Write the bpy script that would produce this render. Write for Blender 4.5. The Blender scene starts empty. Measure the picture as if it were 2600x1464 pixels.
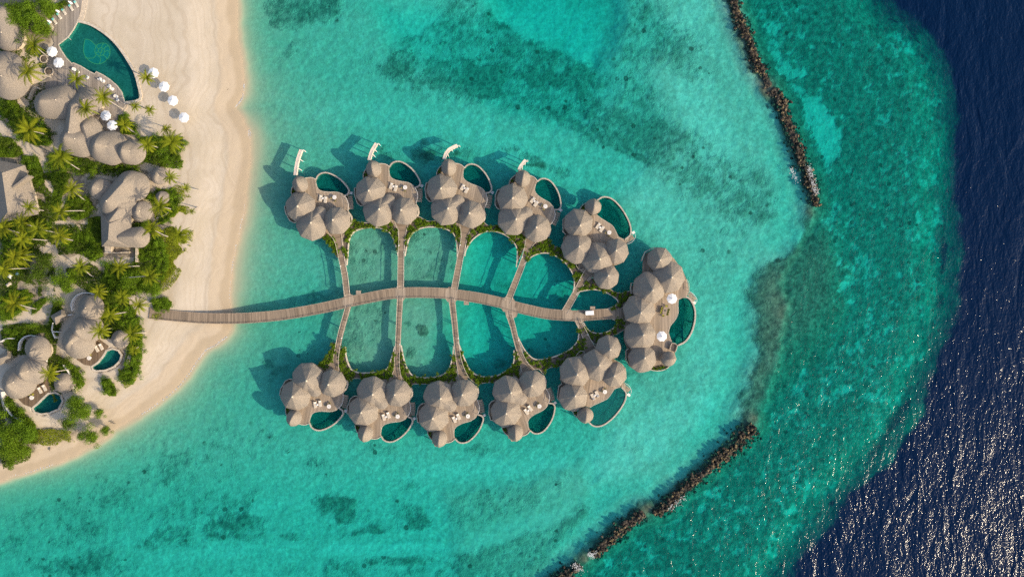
import bpy, bmesh, math, random
import numpy as np
from mathutils import Vector, Matrix, noise as mnoise

# ------------------------------------------------------------------ camera, world, sun, exposure
H = 215.0                 # camera height over the water, metres
S = 0.12                  # metres per photograph pixel at the water surface
SC = bpy.context.scene
COL = SC.collection
cam_d = bpy.data.cameras.new("camera"); cam = bpy.data.objects.new("camera", cam_d); COL.objects.link(cam)
cam.location = (0, 0, H); cam.rotation_euler = (0, 0, 0)
cam_d.sensor_width = 36.0; cam_d.lens = 18.0 * H / 156.0
cam_d.clip_start = 1.0; cam_d.clip_end = 20000.0
SC.camera = cam
EL = math.radians(28.5)
SX, SY = 0.912, -0.41
nrm = math.hypot(SX, SY); SX /= nrm; SY /= nrm
SUN = Vector((SX * math.cos(EL), SY * math.cos(EL), math.sin(EL)))
world = bpy.data.worlds.new("World"); SC.world = world; world.use_nodes = True
nt = world.node_tree
sky = nt.nodes.new("ShaderNodeTexSky"); sky.sky_type = 'NISHITA'; sky.sun_disc = False
sky.air_density = 0.85; sky.dust_density = 1.8; sky.ozone_density = 0.4; sky.sun_elevation = EL; sky.sun_rotation = math.atan2(SX, SY)
bg = nt.nodes["Background"]; nt.links.new(sky.outputs[0], bg.inputs[0]); bg.inputs[1].default_value = 0.15
sl = bpy.data.lights.new("sun", 'SUN'); sl.energy = 3.0; sl.angle = math.radians(0.6); sl.color = (1.0, 0.83, 0.60)
so = bpy.data.objects.new("sun", sl); COL.objects.link(so)
so.rotation_euler = SUN.to_track_quat('Z', 'Y').to_euler(); so.location = SUN * 400
SC.view_settings.view_transform = 'Standard'; SC.view_settings.look = 'None'
SC.view_settings.exposure = 0.80; SC.view_settings.gamma = 1.0
SC.render.engine = 'CYCLES'
SC.cycles.max_bounces = 5; SC.cycles.diffuse_bounces = 2; SC.cycles.glossy_bounces = 2
SC.cycles.transparent_max_bounces = 10; SC.cycles.caustics_reflective = False; SC.cycles.caustics_refractive = False
SC.cycles.use_denoising = False
SC.cycles.sample_clamp_indirect = 4.0

def W(px, py, z=0.0):
    """photograph pixel (2600 x 1464) seen at height z -> world point"""
    k = S * (H - z) / H
    return Vector(((px - 1300.0) * k, (732.0 - py) * k, z))
def WL(pts, z=0.0): return [W(x, y, z) for x, y in pts]
def zoom(x0, y0, s):
    return lambda pts: [(x0 + x / s, y0 + y / s) for x, y in pts]

# ------------------------------------------------------------------ helpers
def tag(o, label=None, cat=None, group=None, kind=None):
    if label: o["label"] = label
    if cat: o["category"] = cat
    if group: o["group"] = group
    if kind: o["kind"] = kind
    return o
def thing(name, label, cat, loc, rz=0.0, group=None):
    o = bpy.data.objects.new(name, None); COL.objects.link(o)
    o.empty_display_size = 0.5; o.location = loc; o.rotation_euler = (0, 0, rz)
    return tag(o, label, cat, group)
def copy_tree(o, parent=None):
    c = o.copy(); COL.objects.link(c); c.parent = parent
    for ch in list(o.children): copy_tree(ch, c)
    return c
class MB:
    def __init__(s): s.v = []; s.f = []; s.uv = []
    def add(s, verts, faces, uvs=None):
        n = len(s.v); s.v += [tuple(v) for v in verts]
        for i, f in enumerate(faces):
            s.f.append([n + j for j in f])
            s.uv.append(uvs[i] if uvs else [(verts[j][0], verts[j][1]) for j in f])
    def slab(s, pts, zt, zb):
        n = len(pts)
        V = [(p[0], p[1], zt) for p in pts] + [(p[0], p[1], zb) for p in pts]
        F = [list(range(n)), list(range(2 * n - 1, n - 1, -1))]
        F += [[i, i + n, (i + 1) % n + n, (i + 1) % n] for i in range(n)]
        s.add(V, F)
    def face(s, pts, z):
        s.add([(p[0], p[1], z) for p in pts], [list(range(len(pts)))])
    def ribbon(s, path, w, zt, zb, close=False):
        """prism along a path; w, zt, zb numbers or lists"""
        P = [Vector((p[0], p[1])) for p in path]; n = len(P)
        g = lambda a, i: a[i] if isinstance(a, (list, tuple)) else a
        L = []; d = 0.0
        for i in range(n):
            a = P[i - 1] if (i or close) else P[i]; b = P[(i + 1) % n] if (i < n - 1 or close) else P[i]
            t = (b - a); t.normalize(); q = Vector((-t.y, t.x))
            if i: d += (P[i] - P[i - 1]).length
            h = g(w, i) / 2; l = P[i] + q * h; r = P[i] - q * h
            L.append((l, r, g(zt, i), g(zb, i), d, h))
        V = []
        for l, r, a, b, _, _ in L: V += [(l.x, l.y, a), (r.x, r.y, a), (r.x, r.y, b), (l.x, l.y, b)]
        F = []; U = []
        m = n if close else n - 1
        for i in range(m):
            j = (i + 1) % n
            for k in range(4):
                F.append([4 * i + k, 4 * j + k, 4 * j + (k + 1) % 4, 4 * i + (k + 1) % 4])
                d0, d1 = L[i][4], (L[j][4] if j else L[i][4] + (P[0] - P[i]).length)
                h0, h1 = L[i][5], L[j][5]
                U.append([(d0, h0), (d1, h1), (d1, -h1), (d0, -h0)])
        if not close:
            e = 4 * (n - 1)
            F += [[0, 1, 2, 3], [e + 3, e + 2, e + 1, e]]; U += [[(0, 0)] * 4, [(0, 0)] * 4]
        s.add(V, F, U)
    def tube(s, path, r, n=6):
        P = [Vector(p) for p in path]; V = []; F = []
        for i, p in enumerate(P):
            t = (P[min(i + 1, len(P) - 1)] - P[max(i - 1, 0)]).normalized()
            a = t.orthogonal().normalized() if abs(t.z) > .9 else t.cross(Vector((0, 0, 1))).normalized()
            b = t.cross(a); rr = r[i] if isinstance(r, (list, tuple)) else r
            V += [p + (a * math.cos(k * 2 * math.pi / n) + b * math.sin(k * 2 * math.pi / n)) * rr for k in range(n)]
        for i in range(len(P) - 1):
            for k in range(n):
                F.append([i * n + k, i * n + (k + 1) % n, (i + 1) * n + (k + 1) % n, (i + 1) * n + k])
        F += [list(range(n)), list(range(len(V) - 1, len(V) - n - 1, -1))]
        s.add(V, F)
    def box(s, c, d, rz=0.0):
        ca, sa = math.cos(rz), math.sin(rz); V = []
        for z in (-.5, .5):
            for x, y in ((-.5, -.5), (.5, -.5), (.5, .5), (-.5, .5)):
                X, Y = x * d[0], y * d[1]; V.append((c[0] + X * ca - Y * sa, c[1] + X * sa + Y * ca, c[2] + z * d[2]))
        s.add(V, [[3, 2, 1, 0], [4, 5, 6, 7], [0, 1, 5, 4], [1, 2, 6, 5], [2, 3, 7, 6], [3, 0, 4, 7]])
    def lathe(s, c, prof, n=16, top=True):
        """prof: list of (r, z) from bottom to top"""
        V = []; F = []
        for r, z in prof: V += [(c[0] + r * math.cos(k * 2 * math.pi / n), c[1] + r * math.sin(k * 2 * math.pi / n), c[2] + z) for k in range(n)]
        for i in range(len(prof) - 1):
            for k in range(n): F.append([i * n + k, i * n + (k + 1) % n, (i + 1) * n + (k + 1) % n, (i + 1) * n + k])
        if top: F.append([(len(prof) - 1) * n + k for k in range(n)])
        F.append([n - 1 - k for k in range(n)])
        s.add(V, F)
    def build(s, name, mat, parent=None, smooth=False, bevel=0.0, local=True, fixn=True):
        off = Vector((0, 0, 0))
        if parent is not None and not local:
            q = parent
            while q is not None: off = off + q.location; q = q.parent
        me = bpy.data.meshes.new(name)
        me.from_pydata([(v[0] - off.x, v[1] - off.y, v[2] - off.z) for v in s.v], [], s.f)
        uvl = me.uv_layers.new(name="UVMap")
        flat = [c for f in s.uv for uv in f for c in uv]
        uvl.data.foreach_set("uv", flat)
        if fixn:
            bm = bmesh.new(); bm.from_mesh(me)
            bmesh.ops.recalc_face_normals(bm, faces=bm.faces); bm.to_mesh(me); bm.free()
        if smooth: me.polygons.foreach_set("use_smooth", [True] * len(me.polygons))
        me.materials.append(mat); me.update()
        o = bpy.data.objects.new(name, me); COL.objects.link(o); o.parent = parent
        if bevel:
            m = o.modifiers.new("bevel", 'BEVEL'); m.width = bevel; m.segments = 2
        return o
def curve(pts, n=6, close=False):
    """Catmull-Rom through points (tuples of any length)"""
    P = [np.array(p, float) for p in pts]; m = len(P); out = []
    for i in range(m if close else m - 1):
        p1, p2 = P[i], P[(i + 1) % m]
        p0 = P[i - 1] if (i or close) else 2 * p1 - p2
        p3 = P[(i + 2) % m] if (i + 2 < m or close) else 2 * p2 - p1
        for k in range(n):
            t = k / n
            out.append(tuple(.5 * (2 * p1 + (p2 - p0) * t + (2 * p0 - 5 * p1 + 4 * p2 - p3) * t * t + (3 * p1 - p0 - 3 * p2 + p3) * t ** 3)))
    if not close: out.append(tuple(P[-1]))
    return out

# ------------------------------------------------------------------ materials
def new_mat(name):
    m = bpy.data.materials.new(name); m.use_nodes = True
    b = m.node_tree.nodes["Principled BSDF"]
    b.inputs["Specular IOR Level"].default_value = 0.25
    return m, m.node_tree, b
class N:
    """small node helper"""
    def __init__(s, t): s.t = t
    def n(s, kind, **kw):
        x = s.t.nodes.new("ShaderNode" + kind)
        for k, v in kw.items(): setattr(x, k, v)
        return x
    def put(s, sock, v):
        if isinstance(v, bpy.types.NodeSocket): s.t.links.new(v, sock)
        elif v is not None: sock.default_value = v
    def math(s, op, a, b=None, clamp=False):
        x = s.n("Math", operation=op); x.use_clamp = clamp; s.put(x.inputs[0], a)
        if b is not None: s.put(x.inputs[1], b)
        return x.outputs[0]
    def mix(s, f, a, b, blend='MIX'):
        x = s.n("Mix", data_type='RGBA', blend_type=blend); s.put(x.inputs[0], f)
        for i, v in ((6, a), (7, b)): s.put(x.inputs[i], tuple(v) + (1,) if isinstance(v, tuple) and len(v) == 3 else v)
        return x.outputs[2]
    def noise(s, scale, vec=None, detail=3.0, rough=.55, dist=0.0):
        x = s.n("TexNoise"); x.inputs["Scale"].default_value = scale; x.inputs["Detail"].default_value = detail
        x.inputs["Roughness"].default_value = rough; x.inputs["Distortion"].default_value = dist
        if vec is not None: s.t.links.new(vec, x.inputs["Vector"])
        return x.outputs[0]
    def ramp(s, f, a, b, lo=0.0, hi=1.0):
        x = s.n("MapRange", interpolation_type='SMOOTHSTEP'); s.put(x.inputs[0], f)
        for i, v in ((1, a), (2, b), (3, lo), (4, hi)): s.put(x.inputs[i], v)
        return x.outputs[0]
    def coord(s, which="Object", scale=(1, 1, 1), rot=0.0):
        c = s.n("TexCoord"); m = s.n("Mapping"); s.t.links.new(c.outputs[which], m.inputs[0])
        m.inputs["Scale"].default_value = scale; m.inputs["Rotation"].default_value = (0, 0, rot)
        return m.outputs[0]
    def attr(s, name):
        x = s.n("Attribute"); x.attribute_name = name; return x.outputs["Fac"]
    def pos(s, scale=(1, 1, 1), rot=0.0):
        c = s.n("NewGeometry"); m = s.n("Mapping"); s.t.links.new(c.outputs["Position"], m.inputs[0])
        m.inputs["Scale"].default_value = scale; m.inputs["Rotation"].default_value = (0, 0, rot)
        return m.outputs[0]
    def bump(s, h, strength=1.0, dist=.1):
        x = s.n("Bump"); x.inputs["Strength"].default_value = strength; x.inputs["Distance"].default_value = dist
        s.t.links.new(h, x.inputs["Height"]); return x.outputs[0]
def simple(name, col, var=.15, scale=2.0, rough=.7, metal=0.0, bump=0.0, spec=.25):
    m, t, b = new_mat(name); n = N(t)
    f = n.noise(scale, n.coord("Object"))
    c = n.mix(n.ramp(f, .3, .7), tuple(x * (1 - var) for x in col), tuple(min(1, x * (1 + var)) for x in col))
    t.links.new(c, b.inputs["Base Color"]); b.inputs["Roughness"].default_value = rough; b.inputs["Metallic"].default_value = metal
    b.inputs["Specular IOR Level"].default_value = spec
    if bump: t.links.new(n.bump(n.noise(scale * 4, n.coord("Object")), 1.0, bump), b.inputs["Normal"])
    return m
M = {}
def mk_thatch(name, col):
    m, t, b = new_mat(name); n = N(t)
    uvc = n.coord("UV", (2.2, .35, 1)); streak = n.noise(5.0, uvc, 4.0, .65)
    p = n.coord("Object"); fine = n.noise(3.4, p, 4.0, .7); big = n.noise(.35, n.pos(), 4.0, .6)
    c = n.mix(n.ramp(streak, .3, .72), tuple(x * .72 for x in col), tuple(x * 1.2 for x in col))
    c = n.mix(n.ramp(fine, .35, .7, 0, .75), c, tuple(x * .55 for x in col))
    c = n.mix(n.ramp(big, .42, .72, 0, .6), c, (col[0] * .70, col[1] * .73, col[2] * .78))
    rv = n.n("Attribute"); rv.attribute_name = "row"
    t.links.new(c, b.inputs["Base Color"]); b.inputs["Roughness"].default_value = .9; b.inputs["Specular IOR Level"].default_value = .1
    h = n.math('ADD', n.math('MULTIPLY', fine, .6), streak)
    t.links.new(n.bump(h, .6, .09), b.inputs["Normal"])
    return m
M['thatch'] = mk_thatch("thatch", (.305, .258, .205))
M['thatch_old'] = mk_thatch("thatch_grey", (.28, .24, .195))
def mk_planks(name, col, uv=False, width=.16, grey=.0, joints=2.4):
    """boards run along Y of the coordinates (uv: across the path)"""
    m, t, b = new_mat(name); n = N(t)
    co = n.coord("UV" if uv else "Object", (1, 1, 1))
    sx = n.n("SeparateXYZ"); t.links.new(co, sx.inputs[0])
    board = n.math('FLOOR', n.math('DIVIDE', sx.outputs[0], width))
    wn = n.n("TexWhiteNoise", noise_dimensions='1D'); t.links.new(board, wn.inputs["W"])
    group = n.math('FLOOR', n.math('DIVIDE', sx.outputs[0], joints))
    wg = n.n("TexWhiteNoise", noise_dimensions='1D'); t.links.new(group, wg.inputs["W"])
    st = n.noise(1.0, n.coord("UV" if uv else "Object", (2.2, .25, 1)), 4.0, .6)
    f = n.math('ADD', n.math('MULTIPLY', wn.outputs[0], .45), n.math('ADD', n.math('MULTIPLY', wg.outputs[0], .2), n.math('MULTIPLY', st, .5)))
    c = n.mix(n.ramp(f, .2, .95), tuple(x * .6 for x in col), tuple(x * 1.3 for x in col))
    fr = n.math('FRACT', n.math('DIVIDE', sx.outputs[0], joints))
    c = n.mix(n.ramp(n.math('ABSOLUTE', n.math('SUBTRACT', fr, .5)), .47, .497, 0, .5), c, tuple(min(1, x * 1.7) for x in col))
    big = n.noise(.3, n.coord("Object"), 2.0)
    c = n.mix(n.ramp(big, .4, .7, 0, .35), c, (col[0] * .75, col[1] * .8, col[2] * .88))
    t.links.new(c, b.inputs["Base Color"]); b.inputs["Roughness"].default_value = .75
    return m
M['deck'] = mk_planks("deck_planks", (.34, .265, .19))
M['deck_grey'] = mk_planks("deck_planks_grey", (.30, .255, .21))
M['deck_dark'] = mk_planks("deck_planks_brown", (.17, .12, .075))
M['jetty'] = mk_planks("jetty_planks", (.25, .188, .130), uv=True)
M['wood'] = simple("weathered_wood", (.30, .235, .175), .3, 3.0, .75)
M['rim'] = simple("pool_rim_stone", (.42, .36, .29), .2, 2.0, .6)
M['kerb'] = simple("pale_kerb", (.50, .43, .34), .2, 2.0, .75)
M['plaster'] = simple("sand_plaster", (.48, .40, .30), .12, .8, .85)
M['white'] = simple("white_canvas", (.80, .79, .77), .04, 2.0, .8)
M['white_paint'] = simple("white_paint", (.74, .70, .65), .08, 2.0, .45)
M['slide'] = simple("slide_shell", (.64, .54, .45), .08, 1.0, .4)
M['cream'] = simple("cream_cushion", (.58, .51, .41), .1, 3.0, .9)
M['teal_cloth'] = simple("teal_cushion", (.16, .50, .46), .15, 3.0, .9)
M['wicker'] = simple("wicker", (.26, .22, .10), .3, 8.0, .8)
M['olive'] = simple("olive_cushion", (.34, .32, .05), .2, 5.0, .85)
M['dark'] = simple("dark_pod", (.05, .06, .06), .3, 4.0, .6)
M['soil'] = simple("planter_soil", (.12, .095, .07), .45, 1.2, .95)
M['trunk'] = simple("palm_trunk", (.36, .32, .27), .25, 4.0, .9)
M['bark'] = simple("bark", (.17, .14, .11), .3, 4.0, .9)
M['stilt'] = simple("stilt_concrete", (.28, .26, .23), .2, 2.0, .8)
M['glass_grey'] = simple("windscreen", (.10, .12, .14), .1, 2.0, .15, spec=.6)
M['rubber'] = simple("rubber", (.03, .03, .03), .2, 6.0, .8)
M['steps'] = simple("sand_stone_steps", (.50, .42, .32), .15, 1.5, .85)
M['foam'] = simple("sea_foam", (.55, .56, .55), .15, 3.0, .7)
def mk_tile(name, c1, c2, scale=3.0):
    m, t, b = new_mat(name); n = N(t); p = n.coord("Object")
    v = n.n("TexVoronoi"); v.inputs["Scale"].default_value = scale; t.links.new(p, v.inputs["Vector"])
    c = n.mix(v.outputs["Color"], c1, c2)
    x = n.n("SeparateColor"); t.links.new(v.outputs["Color"], x.inputs[0])
    c = n.mix(x.outputs[0], c1, c2); c = n.mix(n.ramp(n.noise(.35, p), .35, .7, 0, .5), c, tuple(q * .75 for q in c1))
    t.links.new(c, b.inputs["Base Color"]); b.inputs["Roughness"].default_value = .5
    return m
M['tile'] = mk_tile("pool_mosaic_tile", (.15, .28, .25), (.27, .43, .38))
M['tile_shell'] = mk_tile("shell_mosaic_tile", (.10, .42, .40), (.16, .55, .50))
M['tile_line'] = simple("gold_mosaic_line", (.68, .70, .33), .1, 3.0, .6)

def mk_water(name, attrs=True, depth=1.5, chop=.12, k=(.72, .047, .046), scat=(.0001, .0095, .037), ks=.165):
    m = bpy.data.materials.new(name); m.use_nodes = True; t = m.node_tree; t.nodes.clear(); n = N(t)
    out = n.n("OutputMaterial")
    if attrs: d = n.attr("depth"); ch = n.attr("chop")
    else:
        v = n.n("Value"); v.outputs[0].default_value = depth; d = v.outputs[0]
        v = n.n("Value"); v.outputs[0].default_value = chop; ch = v.outputs[0]
    ge = n.n("NewGeometry"); back = ge.outputs["Backfacing"]; air = n.math('SUBTRACT', 1.0, back)
    # light coming up from the bed under the surface has only crossed that bed's own depth
    dt = n.math('ADD', n.math('MULTIPLY', d, air), n.math('MULTIPLY', n.math('MINIMUM', d, 3.0), back))
    cc = n.n("CombineColor")
    for i in range(3): n.put(cc.inputs[i], n.math('EXPONENT', n.math('MULTIPLY', dt, -k[i])))
    tr = n.n("BsdfTransparent"); t.links.new(cc.outputs[0], tr.inputs[0])
    # surface relief: swell crests, chop and ripples
    w1 = n.noise(.17, n.pos((1, .42, 1), math.radians(-14)), 3.0, .55, .5)
    w2 = n.noise(.55, n.pos((1, .45, 1), math.radians(-20)), 3.0, .6, .3)
    w3 = n.noise(1.7, n.pos((1, .8, 1), math.radians(25)), 2.0, .6)
    h = n.math('ADD', n.math('MULTIPLY', w1, WAVE[0]), n.math('ADD', n.math('MULTIPLY', w2, WAVE[1]), n.math('MULTIPLY', w3, WAVE[2])))
    nb = n.bump(n.math('MULTIPLY', h, ch), 1.0, 1.0)
    df = n.n("BsdfDiffuse"); df.inputs[0].default_value = scat + (1,); t.links.new(nb, df.inputs["Normal"])
    sd_ = n.math('MULTIPLY', d, ks); f1 = n.math('SUBTRACT', 1.0, n.math('EXPONENT', n.math('MULTIPLY', n.math('POWER', sd_, 4.0), -1.0))); f1 = n.math('MULTIPLY', f1, air)
    ms = n.n("MixShader"); t.links.new(f1, ms.inputs[0]); t.links.new(tr.outputs[0], ms.inputs[1]); t.links.new(df.outputs[0], ms.inputs[2])
    gl = n.n("BsdfGlossy"); gl.inputs["Roughness"].default_value = .11; t.links.new(nb, gl.inputs["Normal"])
    fr = n.n("Fresnel"); fr.inputs[0].default_value = 1.21; t.links.new(nb, fr.inputs["Normal"])
    mx = n.n("MixShader"); t.links.new(n.math('MULTIPLY', fr.outputs[0], air), mx.inputs[0]); t.links.new(ms.outputs[0], mx.inputs[1]); t.links.new(gl.outputs[0], mx.inputs[2])
    t.links.new(mx.outputs[0], out.inputs[0])
    return m
WAVE = (.95, .34, .17)
M['sea'] = mk_water("sea_water")
M['pool'] = mk_water("pool_water", False, 1.7, .05, (.75, .12, .12), (.01, .09, .085), .55)

def mk_leaf(name, col, var=.35, trans=.35):
    m, t, b = new_mat(name); n = N(t)
    oi = n.n("ObjectInfo"); p = n.pos()
    f = n.noise(.55, p, 3.0, .6); f2 = n.noise(3.0, p, 2.0)
    c = n.mix(n.ramp(f, .3, .7), tuple(x * (1 - var) for x in col), tuple(x * (1 + var) for x in col))
    c = n.mix(n.ramp(f2, .45, .75, 0, .6), c, (col[0] * 1.5, col[1] * 1.2, col[2] * .8))
    c = n.mix(n.math('MULTIPLY', oi.outputs["Random"], .45), c, (col[0] * .6, col[1] * .78, col[2] * .9))
    t.links.new(c, b.inputs["Base Color"]); b.inputs["Roughness"].default_value = .6; b.inputs["Specular IOR Level"].default_value = .08
    tb = n.n("BsdfTranslucent"); t.links.new(n.mix(.6, c, (col[0] * 1.5, col[1] * 1.35, col[2] * .5)), tb.inputs[0])
    mx = n.n("MixShader"); mx.inputs[0].default_value = trans
    out = t.nodes["Material Output"]
    t.links.new(b.outputs[0], mx.inputs[1]); t.links.new(tb.outputs[0], mx.inputs[2]); t.links.new(mx.outputs[0], out.inputs[0])
    return m
M['palm'] = mk_leaf("palm_frond", (.20, .225, .012))
M['leaf'] = mk_leaf("bush_leaf", (.125, .205, .012))
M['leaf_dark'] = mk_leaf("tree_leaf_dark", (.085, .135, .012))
M['leaf_scrub'] = mk_leaf("scrub_leaf", (.22, .26, .018))
def mk_rock():
    m, t, b = new_mat("reef_rock"); n = N(t); p = n.pos()
    f = n.noise(.9, p, 4.0, .65); g = n.noise(.12, p, 2.0)
    c = n.mix(n.ramp(f, .42, .62), (.010, .008, .007), (.075, .056, .038))
    c = n.mix(n.ramp(n.noise(1.3, p, 2.0), .57, .64, 0, .9), c, (.26, .19, .085))
    c = n.mix(n.ramp(g, .5, .7, 0, .5), c, (.09, .075, .06))
    t.links.new(c, b.inputs["Base Color"]); b.inputs["Roughness"].default_value = .7
    t.links.new(n.bump(n.noise(3.0, p, 4.0), 1.0, .15), b.inputs["Normal"])
    return m
M['rock'] = mk_rock()

# ------------------------------------------------------------------ sea bed, beach and island ground (one sheet)
rng = np.random.RandomState(7)
LAT = rng.rand(256, 256)
def vnoise(x, y):
    xi = np.floor(x).astype(int); yi = np.floor(y).astype(int); fx = x - xi; fy = y - yi
    fx = fx * fx * (3 - 2 * fx); fy = fy * fy * (3 - 2 * fy)
    a = LAT[xi % 256, yi % 256]; b = LAT[(xi + 1) % 256, yi % 256]; c = LAT[xi % 256, (yi + 1) % 256]; d = LAT[(xi + 1) % 256, (yi + 1) % 256]
    return (a * (1 - fx) + b * fx) * (1 - fy) + (c * (1 - fx) + d * fx) * fy
def fbm(x, y, s, o=4, off=0.0):
    r = 0; a = .5; t = 0
    for i in range(o):
        r = r + a * vnoise(x / s + off + 17.3 * i, y / s + 2 * off + 9.1 * i); t += a; a *= .5; s *= .5
    return r / t
def sdist(x, y, poly):
    """signed distance to a polygon, positive inside"""
    d = np.full(x.shape, 1e9); ins = np.zeros(x.shape, bool); n = len(poly)
    for i in range(n):
        ax, ay = poly[i]; bx, by = poly[(i + 1) % n]
        ex, ey = bx - ax, by - ay; wx, wy = x - ax, y - ay
        h = np.clip((wx * ex + wy * ey) / (ex * ex + ey * ey + 1e-9), 0, 1)
        d = np.minimum(d, (wx - ex * h) ** 2 + (wy - ey * h) ** 2)
        c = (ay > y) != (by > y)
        if abs(by - ay) > 1e-9: ins ^= c & (x < (bx - ax) * (y - ay) / (by - ay) + ax)
    d = np.sqrt(d); return np.where(ins, d, -d)
def ldist(x, y, line):
    d = np.full(x.shape, 1e9)
    for i in range(len(line) - 1):
        ax, ay = line[i]; bx, by = line[i + 1]; ex, ey = bx - ax, by - ay; wx, wy = x - ax, y - ay
        h = np.clip((wx * ex + wy * ey) / (ex * ex + ey * ey + 1e-9), 0, 1)
        d = np.minimum(d, (wx - ex * h) ** 2 + (wy - ey * h) ** 2)
    return np.sqrt(d)
def sstep(v, a, b):
    t = np.clip((v - a) / (b - a), 0, 1); return t * t * (3 - 2 * t)

SHORE = [(598, -60), (604, 60), (606, 110), (612, 150), (618, 200), (617, 235), (606, 262), (598, 274), (606, 284), (622, 310), (632, 331), (636, 350), (637, 400),
         (630, 450), (623, 500), (619, 540), (610, 580), (599, 627), (592, 670), (587, 714), (584, 745), (583, 772), (585, 800), (585, 835), (574, 852),
         (548, 872), (523, 886), (505, 908), (480, 945), (447, 985), (400, 1021), (362, 1047), (327, 1070), (290, 1092), (250, 1122), (196, 1152),
         (126, 1183), (52, 1204), (0, 1219), (-100, 1250), (-420, 1330)]
LAND = [(590, -420)] + SHORE + [(-4000, 1330), (-4000, -420)]
EDGE = [(2150, -430), (2185, -120), (2235, -10), (2300, 45), (2352, 95), (2385, 160), (2402, 240), (2408, 330), (2412, 480), (2414, 640), (2412, 760), (2396, 840), (2362, 930), (2325, 1035),
        (2249, 1150), (2202, 1198), (2117, 1290), (2066, 1360), (2019, 1408), (1965, 1480), (1850, 1640), (1700, 1900)]
DEEP = EDGE + [(2000, 8000), (30000, 8000), (30000, -8000), (2150, -8000)]
BW = [
 ([(1852, -45), (1864, 0), (1877, 39), (1893, 77), (1912, 124), (1927, 170), (1946, 201), (1957, 214)], [24, 25, 27, 28, 27, 28, 24, 14]),
 ([(1964, 222), (1982, 255), (1997, 294), (2012, 336), (2028, 379), (2043, 417), (2059, 456), (2070, 498), (2074, 522)], [22, 29, 28, 28, 29, 30, 33, 32, 18]),
 ([(1916, 1082), (1879, 1125), (1834, 1160), (1789, 1202), (1732, 1250), (1693, 1285), (1663, 1306)], [34, 40, 34, 30, 29, 32, 22]),
 ([(1634, 1302), (1604, 1326), (1566, 1358), (1530, 1387), (1505, 1408)], [24, 34, 32, 32, 20]),
 ([(1472, 1436), (1444, 1456), (1410, 1482), (1370, 1510)], [22, 30, 34, 34])]

def axis(lo, hi, step, far):
    c = list(np.arange(lo, hi + .01, step)); a = [lo - f for f in far][::-1]; b = [hi + f for f in far]
    return np.array(a + c + b)
FAR = [20, 60, 150, 400, 1200, 4000, 9000]
gx = axis(-176, 176, .5, FAR); gy = axis(-104, 104, .5, FAR)
GX, GY = np.meshgrid(gx, gy)
PX = GX / S + 1300; PY = 732 - GY / S
wob = lambda amp, s, off: (fbm(PX, PY, s, 4, off) - .5) * 2 * amp
sh = sdist(PX + wob(5, 30, 3), PY + wob(5, 30, 5), LAND) * S          # metres, + on land
de = sdist(1300 + (PX - 1300) * .988 + wob(22, 70, 1) + wob(7, 14, 6), 732 + (PY - 732) * .988 + wob(22, 70, 2), DEEP) * S
off = np.maximum(-sh, 0)
depth = 1.55 * (1 - np.exp(-off / 7.0)) + .55 * (1 - np.exp(-off / 60.0))
def soft(poly, w, amp=10, s=45, off=0.0, x=None, y=None):
    amp *= 1.5
    x = PX if x is None else x; y = PY if y is None else y
    p = np.array(poly); m = (x > p[:, 0].min() - 80) & (x < p[:, 0].max() + 80) & (y > p[:, 1].min() - 80) & (y < p[:, 1].max() + 80)
    r = np.zeros(x.shape)
    if m.any():
        xs, ys = x[m], y[m]
        xs = xs + (fbm(xs, ys, s, 4, off + 11) - .5) * 2 * amp; ys = ys + (fbm(xs, ys, s, 4, off + 31) - .5) * 2 * amp
        r[m] = sstep(sdist(xs, ys, poly), -w, w)
    return r
def ell(cx, cy, rx, ry, rot=0.0, x=None, y=None, amp=.35):
    x = PX if x is None else x; y = PY if y is None else y
    a = math.radians(rot); dx, dy = x - cx, y - cy
    m = (np.abs(dx) < 2.4 * max(rx, ry)) & (np.abs(dy) < 2.4 * max(rx, ry)); r = np.zeros(x.shape)
    if m.any():
        dx, dy = dx[m], dy[m]; u = (dx * math.cos(a) + dy * math.sin(a)) / rx; v = (-dx * math.sin(a) + dy * math.cos(a)) / ry
        q = np.sqrt(u * u + v * v) + (fbm(x[m], y[m], 26, 4, 5.5) - .5) * 2 * amp * 1.6
        r[m] = 1 - sstep(q, .55, 1.25)
    return r
HOLE = [(1225, -60), (1570, -60), (1573, 50), (1560, 100), (1537, 140), (1515, 168), (1480, 150), (1430, 130), (1370, 100), (1320, 70), (1270, 45)]
depth += 1.6 * soft(HOLE, 38, 6, 40, 1)
REEF = [(1880, -60), (2250, -60), (2360, 90), (2430, 200), (2440, 600), (2420, 880), (2220, 1210), (2000, 1480), (1900, 1600), (1380, 1600), (1420, 1490), (1520, 1400), (1640, 1310), (1720, 1265), (1800, 1200), (1925, 1085),
        (1960, 1000), (1990, 900), (2000, 800), (1990, 690), (2030, 640), (2065, 560), (2085, 500), (2040, 385), (1995, 270), (1950, 195), (1910, 80)]
reef = soft(REEF, 14, 8, 40, 2)
depth += 1.15 * reef
depth += .8 * soft([(1180, 570), (1500, 600), (1600, 760), (1600, 830), (1480, 930), (1180, 980), (1100, 900), (1150, 760)], 50, 10, 60, 3)
depth -= .2 * soft([(840, 560), (1200, 540), (1200, 980), (840, 980)], 40, 10, 60, 4)
depth += .7 * soft([(960, 20), (1300, 60), (1560, 190), (1500, 320), (1300, 290), (1000, 120)], 40, 12, 60, 5)
depth += .5 * sstep(PY - PX * .05, 1080, 1300) * (1 - sstep(PX, 1150, 1600))
depth -= .22 * soft([(640, 180), (830, 230), (900, 400), (820, 720), (700, 760), (560, 800), (600, 560)], 60, 10, 60, 6)
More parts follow.
